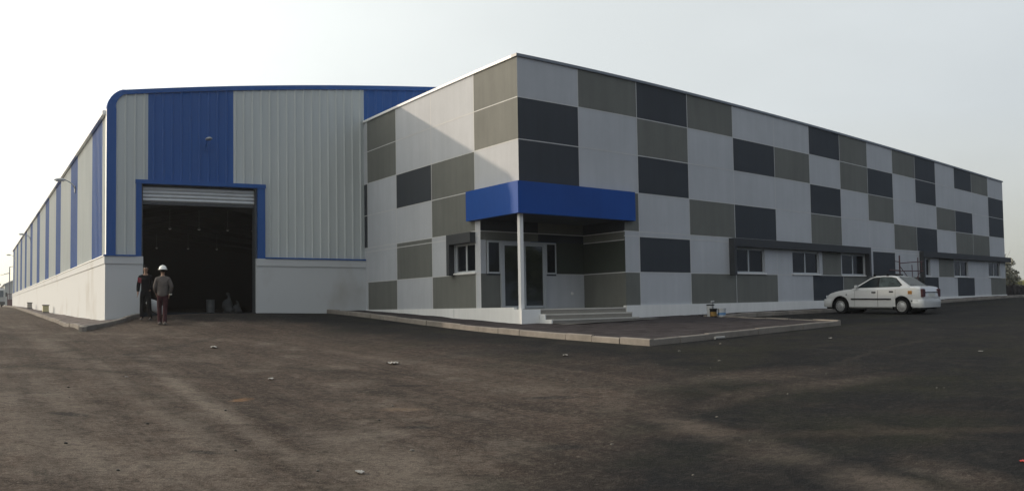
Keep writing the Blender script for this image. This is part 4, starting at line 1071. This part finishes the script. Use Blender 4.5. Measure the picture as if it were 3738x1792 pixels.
for x, y, r_, dk in spots:
    if dk not in proto:
        b = MB(); bm_rows = []
        for i in range(5):
            ph = -1.4 + 2.8 * i / 4; bm_rows.append([(math.cos(ph) * math.cos(a) * (1 + .2 * math.sin(2 * a + i)), math.cos(ph) * math.sin(a) * .8, .55 * math.sin(ph) * (1 + .15 * math.cos(a)) + .4) for a in np.linspace(0, 2 * math.pi, 8, endpoint=False)])
        b.grid(bm_rows, stoneD if dk else stoneM, close=True); b.face(bm_rows[0][::-1], stoneD if dk else stoneM); b.face(bm_rows[-1], stoneD if dk else stoneM)
        o = b.build('stone'); proto[dk] = o
    else:
        o = proto[dk].copy(); COL.objects.link(o)
    tag(o, 'small dark stone lying loose on the dusty yard' if dk else 'small pale stone lying loose on the dusty yard', 'stone', 'dark loose stones' if dk else 'pale loose stones')
    o.location = (x, y, g(x, y)); r_ *= .62; o.scale = (r_, r_ * random.uniform(.7, 1.1), r_ * random.uniform(.7, 1)); o.rotation_euler = (0, 0, random.uniform(0, 6))

# ------------------------------------------------------------------ far left: lorry, lamp post, gate, shed, trees
gq = lambda x, y: g(x, y)
trW = mat('lorry_paint', (.42, .43, .43), .5, .1, 1); trG = mat('lorry_glass', (.05, .07, .085), .15)
t = thing('lorry', 'pale lorry cab parked far off at the left edge', 'lorry', (2.85, 112, gq(2.85, 112)), 0)
b = MB(); b.prism([(-1.1, .55), (-1.15, 1.3), (-.95, 2.35), (.9, 2.45), (.9, .55)], 'x', -1.15, 1.15, trW); b.build('cab', t, bevel=.06)
b = MB(); b.prism([(-1.19, 1.36), (-1.02, 2.18), (-.98, 2.18), (-1.12, 1.36)], 'x', -1.0, 1.0, trG); b.build('windscreen', t)
b = MB(); b.box(-1.18, 1.18, 1.0, 7.2, .7, 2.6, trW); b.build('cargo_body', t)
b = MB(); b.box(-1.2, 1.2, -1.28, -1.0, .35, .75, jambM); b.build('bumper', t)
for sx in (-.95, .95):
    b = MB(); b.lathe([(.48, -.14), (.5, -.1), (.5, .1), (.48, .14)], rubber, (sx, .2, .5), 'x', 20); b.build('wheel', t)
    b = MB(); b.lathe([(.48, -.14), (.5, -.1), (.5, .1), (.48, .14)], rubber, (sx, 5.6, .5), 'x', 20); b.build('wheel', t)
    b = MB(); b.box(sx * 1.45 - .12, sx * 1.45 + .12, -1.2, -1.1, 1.4, 1.95, jambM); b.build('mirror', t)
    b = MB(); b.box(sx * .8 - .15, sx * .8 + .15, -1.20, -1.12, .85, 1.02, headL); b.build('headlight', t)
poleM = mat('steel_pole', (.20, .20, .21), .5)
t = thing('street_lamp', 'thin street lamp post behind the lorry', 'street lamp', (6.25, 150, .45))
b = MB(); b.tube([(0, 0, 0), (0, 0, 7.3)], [.13, .09], poleM, 10); b.build('pole', t)
b = MB(); b.tube([(0, 0, 7.2), (.4, 0, 7.35), (1.1, 0, 7.4)], .05, poleM, 8); b.build('arm', t)
b = MB(); b.tube([(-1.2, 0, 5.9), (0, 0, 6.3)], .04, poleM, 6); b.build('cross_arm', t)
b = MB(); b.box(.9, 1.6, -.15, .15, 7.34, 7.46, poleM); b.build('lamp_head', t, bevel=.03)
wireM = mat('wire', (.05, .05, .05), .6)
b = MB()
b.tube([(6.25 - 25 * q, 150 + 30 * q, 6.6 - 3.0 * math.sin(math.pi * q) * .35 - 1.5 * q) for q in np.linspace(0, 1, 14)], .03, wireM, 5); o = b.build('power_cable'); tag(o, 'overhead cable sagging from the street lamp post', 'cable')
shedM = mat('far_shed_sheet', (.42, .44, .42), .6, .1, .3)
t = thing('shed', 'hazy pale shed far behind the warehouse end', 'shed', (16.0, 205, .4))
b = MB(); b.prism([(-8.6, 0), (-8.6, 5.9), (0, 9.8), (8.6, 5.9), (8.6, 0)], 'y', 0, 40, shedM); b.build('wall', t)
b = MB(); b.prism([(-9.0, 5.72), (-9.0, 5.95), (0, 10.05), (9.0, 5.95), (9.0, 5.72), (0, 9.82)], 'y', -.4, 40.4, roofM); b.build('roof', t)
gateM = mat('maroon_gate', (.13, .07, .08), .6)
t = thing('gate', 'maroon barred gate beside the far end of the plinth', 'gate', (4.45, 104, gq(4.5, 104)))
b = MB(); b.box(-.35, .9, -.03, .03, .1, .95, gateM); b.build('panel', t)
b = MB()
for k in range(8): b.box(-.33 + .17 * k, -.29 + .17 * k, -.05, .05, .95, 1.55, gateM)
b.box(-.38, .95, -.04, .04, 1.55, 1.62, gateM); b.box(-.38, -.33, -.05, .05, 0, 1.55, gateM); b.build('bars', t)

leafA = mat('leaf_green', (.050, .075, .030), .8, .4, 3); leafB = mat('leaf_olive', (.085, .092, .045), .8, .4, 3); leafC = mat('dry_leaf', (.19, .185, .145), .85, .3, 3); barkM = mat('bark', (.10, .075, .055), .9)
def crown(cx, cy_, cz, rx, ry, rz_, n, leaf, m, clumps=9, seed=0):
    rr = random.Random(seed); b = MB(); cl = []
    for k in range(clumps):
        while True:
            p = Vector((rr.uniform(-1, 1), rr.uniform(-1, 1), rr.uniform(-1, 1)))
            if p.length < 1: break
        cl.append((p, rr.uniform(.28, .5)))
    for i in range(n):
        c0, rad = cl[rr.randrange(clumps)]; d = Vector((rr.gauss(0, 1), rr.gauss(0, 1), rr.gauss(0, 1))).normalized() * rad * rr.uniform(.5, 1.05)
        p = c0 + d; P = Vector((cx + p.x * rx, cy_ + p.y * ry, cz + p.z * rz_))
        a = Vector((rr.gauss(0, 1), rr.gauss(0, 1), rr.gauss(0, 1))).normalized(); u = a.orthogonal().normalized(); v = a.cross(u); s_ = leaf * rr.uniform(.6, 1.3)
        b.face([P - u * s_, P - v * s_ * .45, P + u * s_, P + v * s_ * .45], m)
    return b
def tree(loc, h, r_, label, leafm, seed, leaf=.22, n=1500, name='tree', cat='tree', grp=None, zr=.8):
    t = thing(name, label, cat, loc, group=grp)
    b = MB(); b.tube([(0, 0, -.2), (.05, 0, h * .3), (-.05, .05, h * .62)], [h * .03, h * .022, h * .01], barkM, 8)
    for k in range(5):
        a = k * 1.3 + seed; b.tube([(0, 0, h * (.28 + .05 * k)), (math.cos(a) * r_ * .6, math.sin(a) * r_ * .6, h * (.52 + .06 * k))], [h * .012, h * .004], barkM, 6)
    b.build('trunk', t, smooth=True)
    crown(0, 0, h * .66, r_, r_, h * .40 * zr, n, leaf, leafm, 11, seed).build('crown', t, recalc=False)
    return t
tree((1.6, 180, .4), 6.5, 3.2, 'dusty green tree behind the lorry at the left edge', leafB, 3, .35, 900)
# far right: scrub, grass bank, dark rubble wall
wallM = mat('dark_rubble', (.030, .024, .022), .95, .5, 2.5, bump=1.0, bscale=9, spec=.05)
t = thing('rubble_wall', 'low dark rubble wall beyond the far end of the office', 'wall', (0, 0, 0))
b = MB(); rows = []
for i in range(46):
    s_ = i / 45; x = 57 + 25 * s_; y = 21.8 + 6 * s_; zb = g(x, y) - .2; jit = lambda a: random.uniform(-a, a)
    rows.append([(x + jit(.06), y - .25 + jit(.08), zb), (x + jit(.06), y - .25 + jit(.1), zb + .5), (x + jit(.06), y - .2 + jit(.08), zb + .95 + jit(.08)), (x, y + .05, zb + 1.05 + jit(.08)), (x, y + .3, zb + .9), (x, y + .3, zb)])
b.grid(rows, wallM); b.build('stones', t)
grM = mat('bank_grass', (.16, .165, .06), .9, .4, 2)
b = MB(); rr = random.Random(4)
for i in range(5000):
    s_ = rr.random(); x = 56 + 28 * s_; y = 22.6 + 6 * s_ + rr.random() * 4.0; z = g(x, y) + 1.05 + .12 * (y - 22.6 - 6 * s_) ; hgt = rr.uniform(.15, .5); a = rr.uniform(0, 6.28); dx, dy = math.cos(a) * .03, math.sin(a) * .03
    b.face([(x - dx, y - dy, z - .3), (x + dx, y + dy, z - .3), (x + rr.uniform(-.15, .15), y + rr.uniform(-.15, .15), z + hgt)], grM)
bank = []
for i in range(20):
    s_ = i / 19; bank.append([(56 + 28 * s_, 22.1 + 6 * s_ + q, g(56 + 28 * s_, 22.1 + 6 * s_) + (.0 if q < .1 else .95 + .1 * q)) for q in (0, .3, 1.5, 4, 9)])
b.grid(bank, grM); kind(b.build('grass_bank', recalc=False), 'stuff')
def bush(loc, h, r_, label, leafm, seed):
    t = thing('bush', label, 'bush', loc, group='scrub beyond the office')
    b = MB(); rr = random.Random(seed)
    for k in range(9):
        a = rr.uniform(0, 6.28); q = rr.uniform(.3, .9) * r_
        b.tube([(0, 0, -.1), (math.cos(a) * q * .4, math.sin(a) * q * .4, h * .45), (math.cos(a) * q, math.sin(a) * q, h * rr.uniform(.75, 1.08))], [.03, .02, .006], barkM, 5)
    b.build('stem', t); crown(0, 0, h * .48, r_, r_, h * .52, 3000, .13, leafm, 18, seed).build('crown', t, recalc=False)
for i, (x, y, h, r_, lab, lm, sd) in enumerate(((61.5, 24.6, 3.1, 1.7, 'dry grey green bush nearest the office end', leafC, 11), (64.5, 25.4, 3.0, 1.8, 'dry feathery bush, middle of the scrub past the office', leafC, 12), (68.0, 27.0, 3.4, 2.0, 'greener bush at the right edge past the office', leafB, 13), (60.0, 25.9, 3.5, 1.5, 'thin twiggy bush peeping out behind the office corner', leafC, 14))):
    bush((x, y, g(x, y) + .5), h, r_, lab, lm, sd)

# trees across the road behind the viewer: the windows and the glass door mirror them
for i, (x, y, h, r_) in enumerate(((-16, -20, 9, 5.0), (-5, -26, 10, 5.5), (7, -24, 8.5, 5.2), (17, -28, 10.5, 5.6), (28, -25, 9, 5.2), (40, -27, 10, 5.5), (52, -24, 9, 5.2))):
    if i == 0: tr0 = tree((x, y, -2), 9.5, 5.4, 'leafy tree in the row across the road from the office front', leafA, 21, .38, 2600, grp='trees across the road'); o = tr0
    else: o = dup(tr0)
    o.location = (x, y, g(x, y) - .1); o.rotation_euler = (0, 0, i * 1.1); o.scale = (r_ / 5.4, r_ / 5.4, h / 9.5)

# hazy air
hm_ = bpy.data.materials.new('hazy_air'); hm_.use_nodes = True; hn = hm_.node_tree; hn.nodes.clear()
ho = hn.nodes.new('ShaderNodeOutputMaterial'); hv = hn.nodes.new('ShaderNodeVolumePrincipled')
hv.inputs['Color'].default_value = (.93, .95, 1, 1); hv.inputs['Density'].default_value = .0005; hv.inputs['Anisotropy'].default_value = .55
hn.links.new(hv.outputs[0], ho.inputs['Volume'])
b = MB(); b.box(-430, 430, -210, 530, -4, 14, hm_); kind(b.build('haze'), 'stuff')
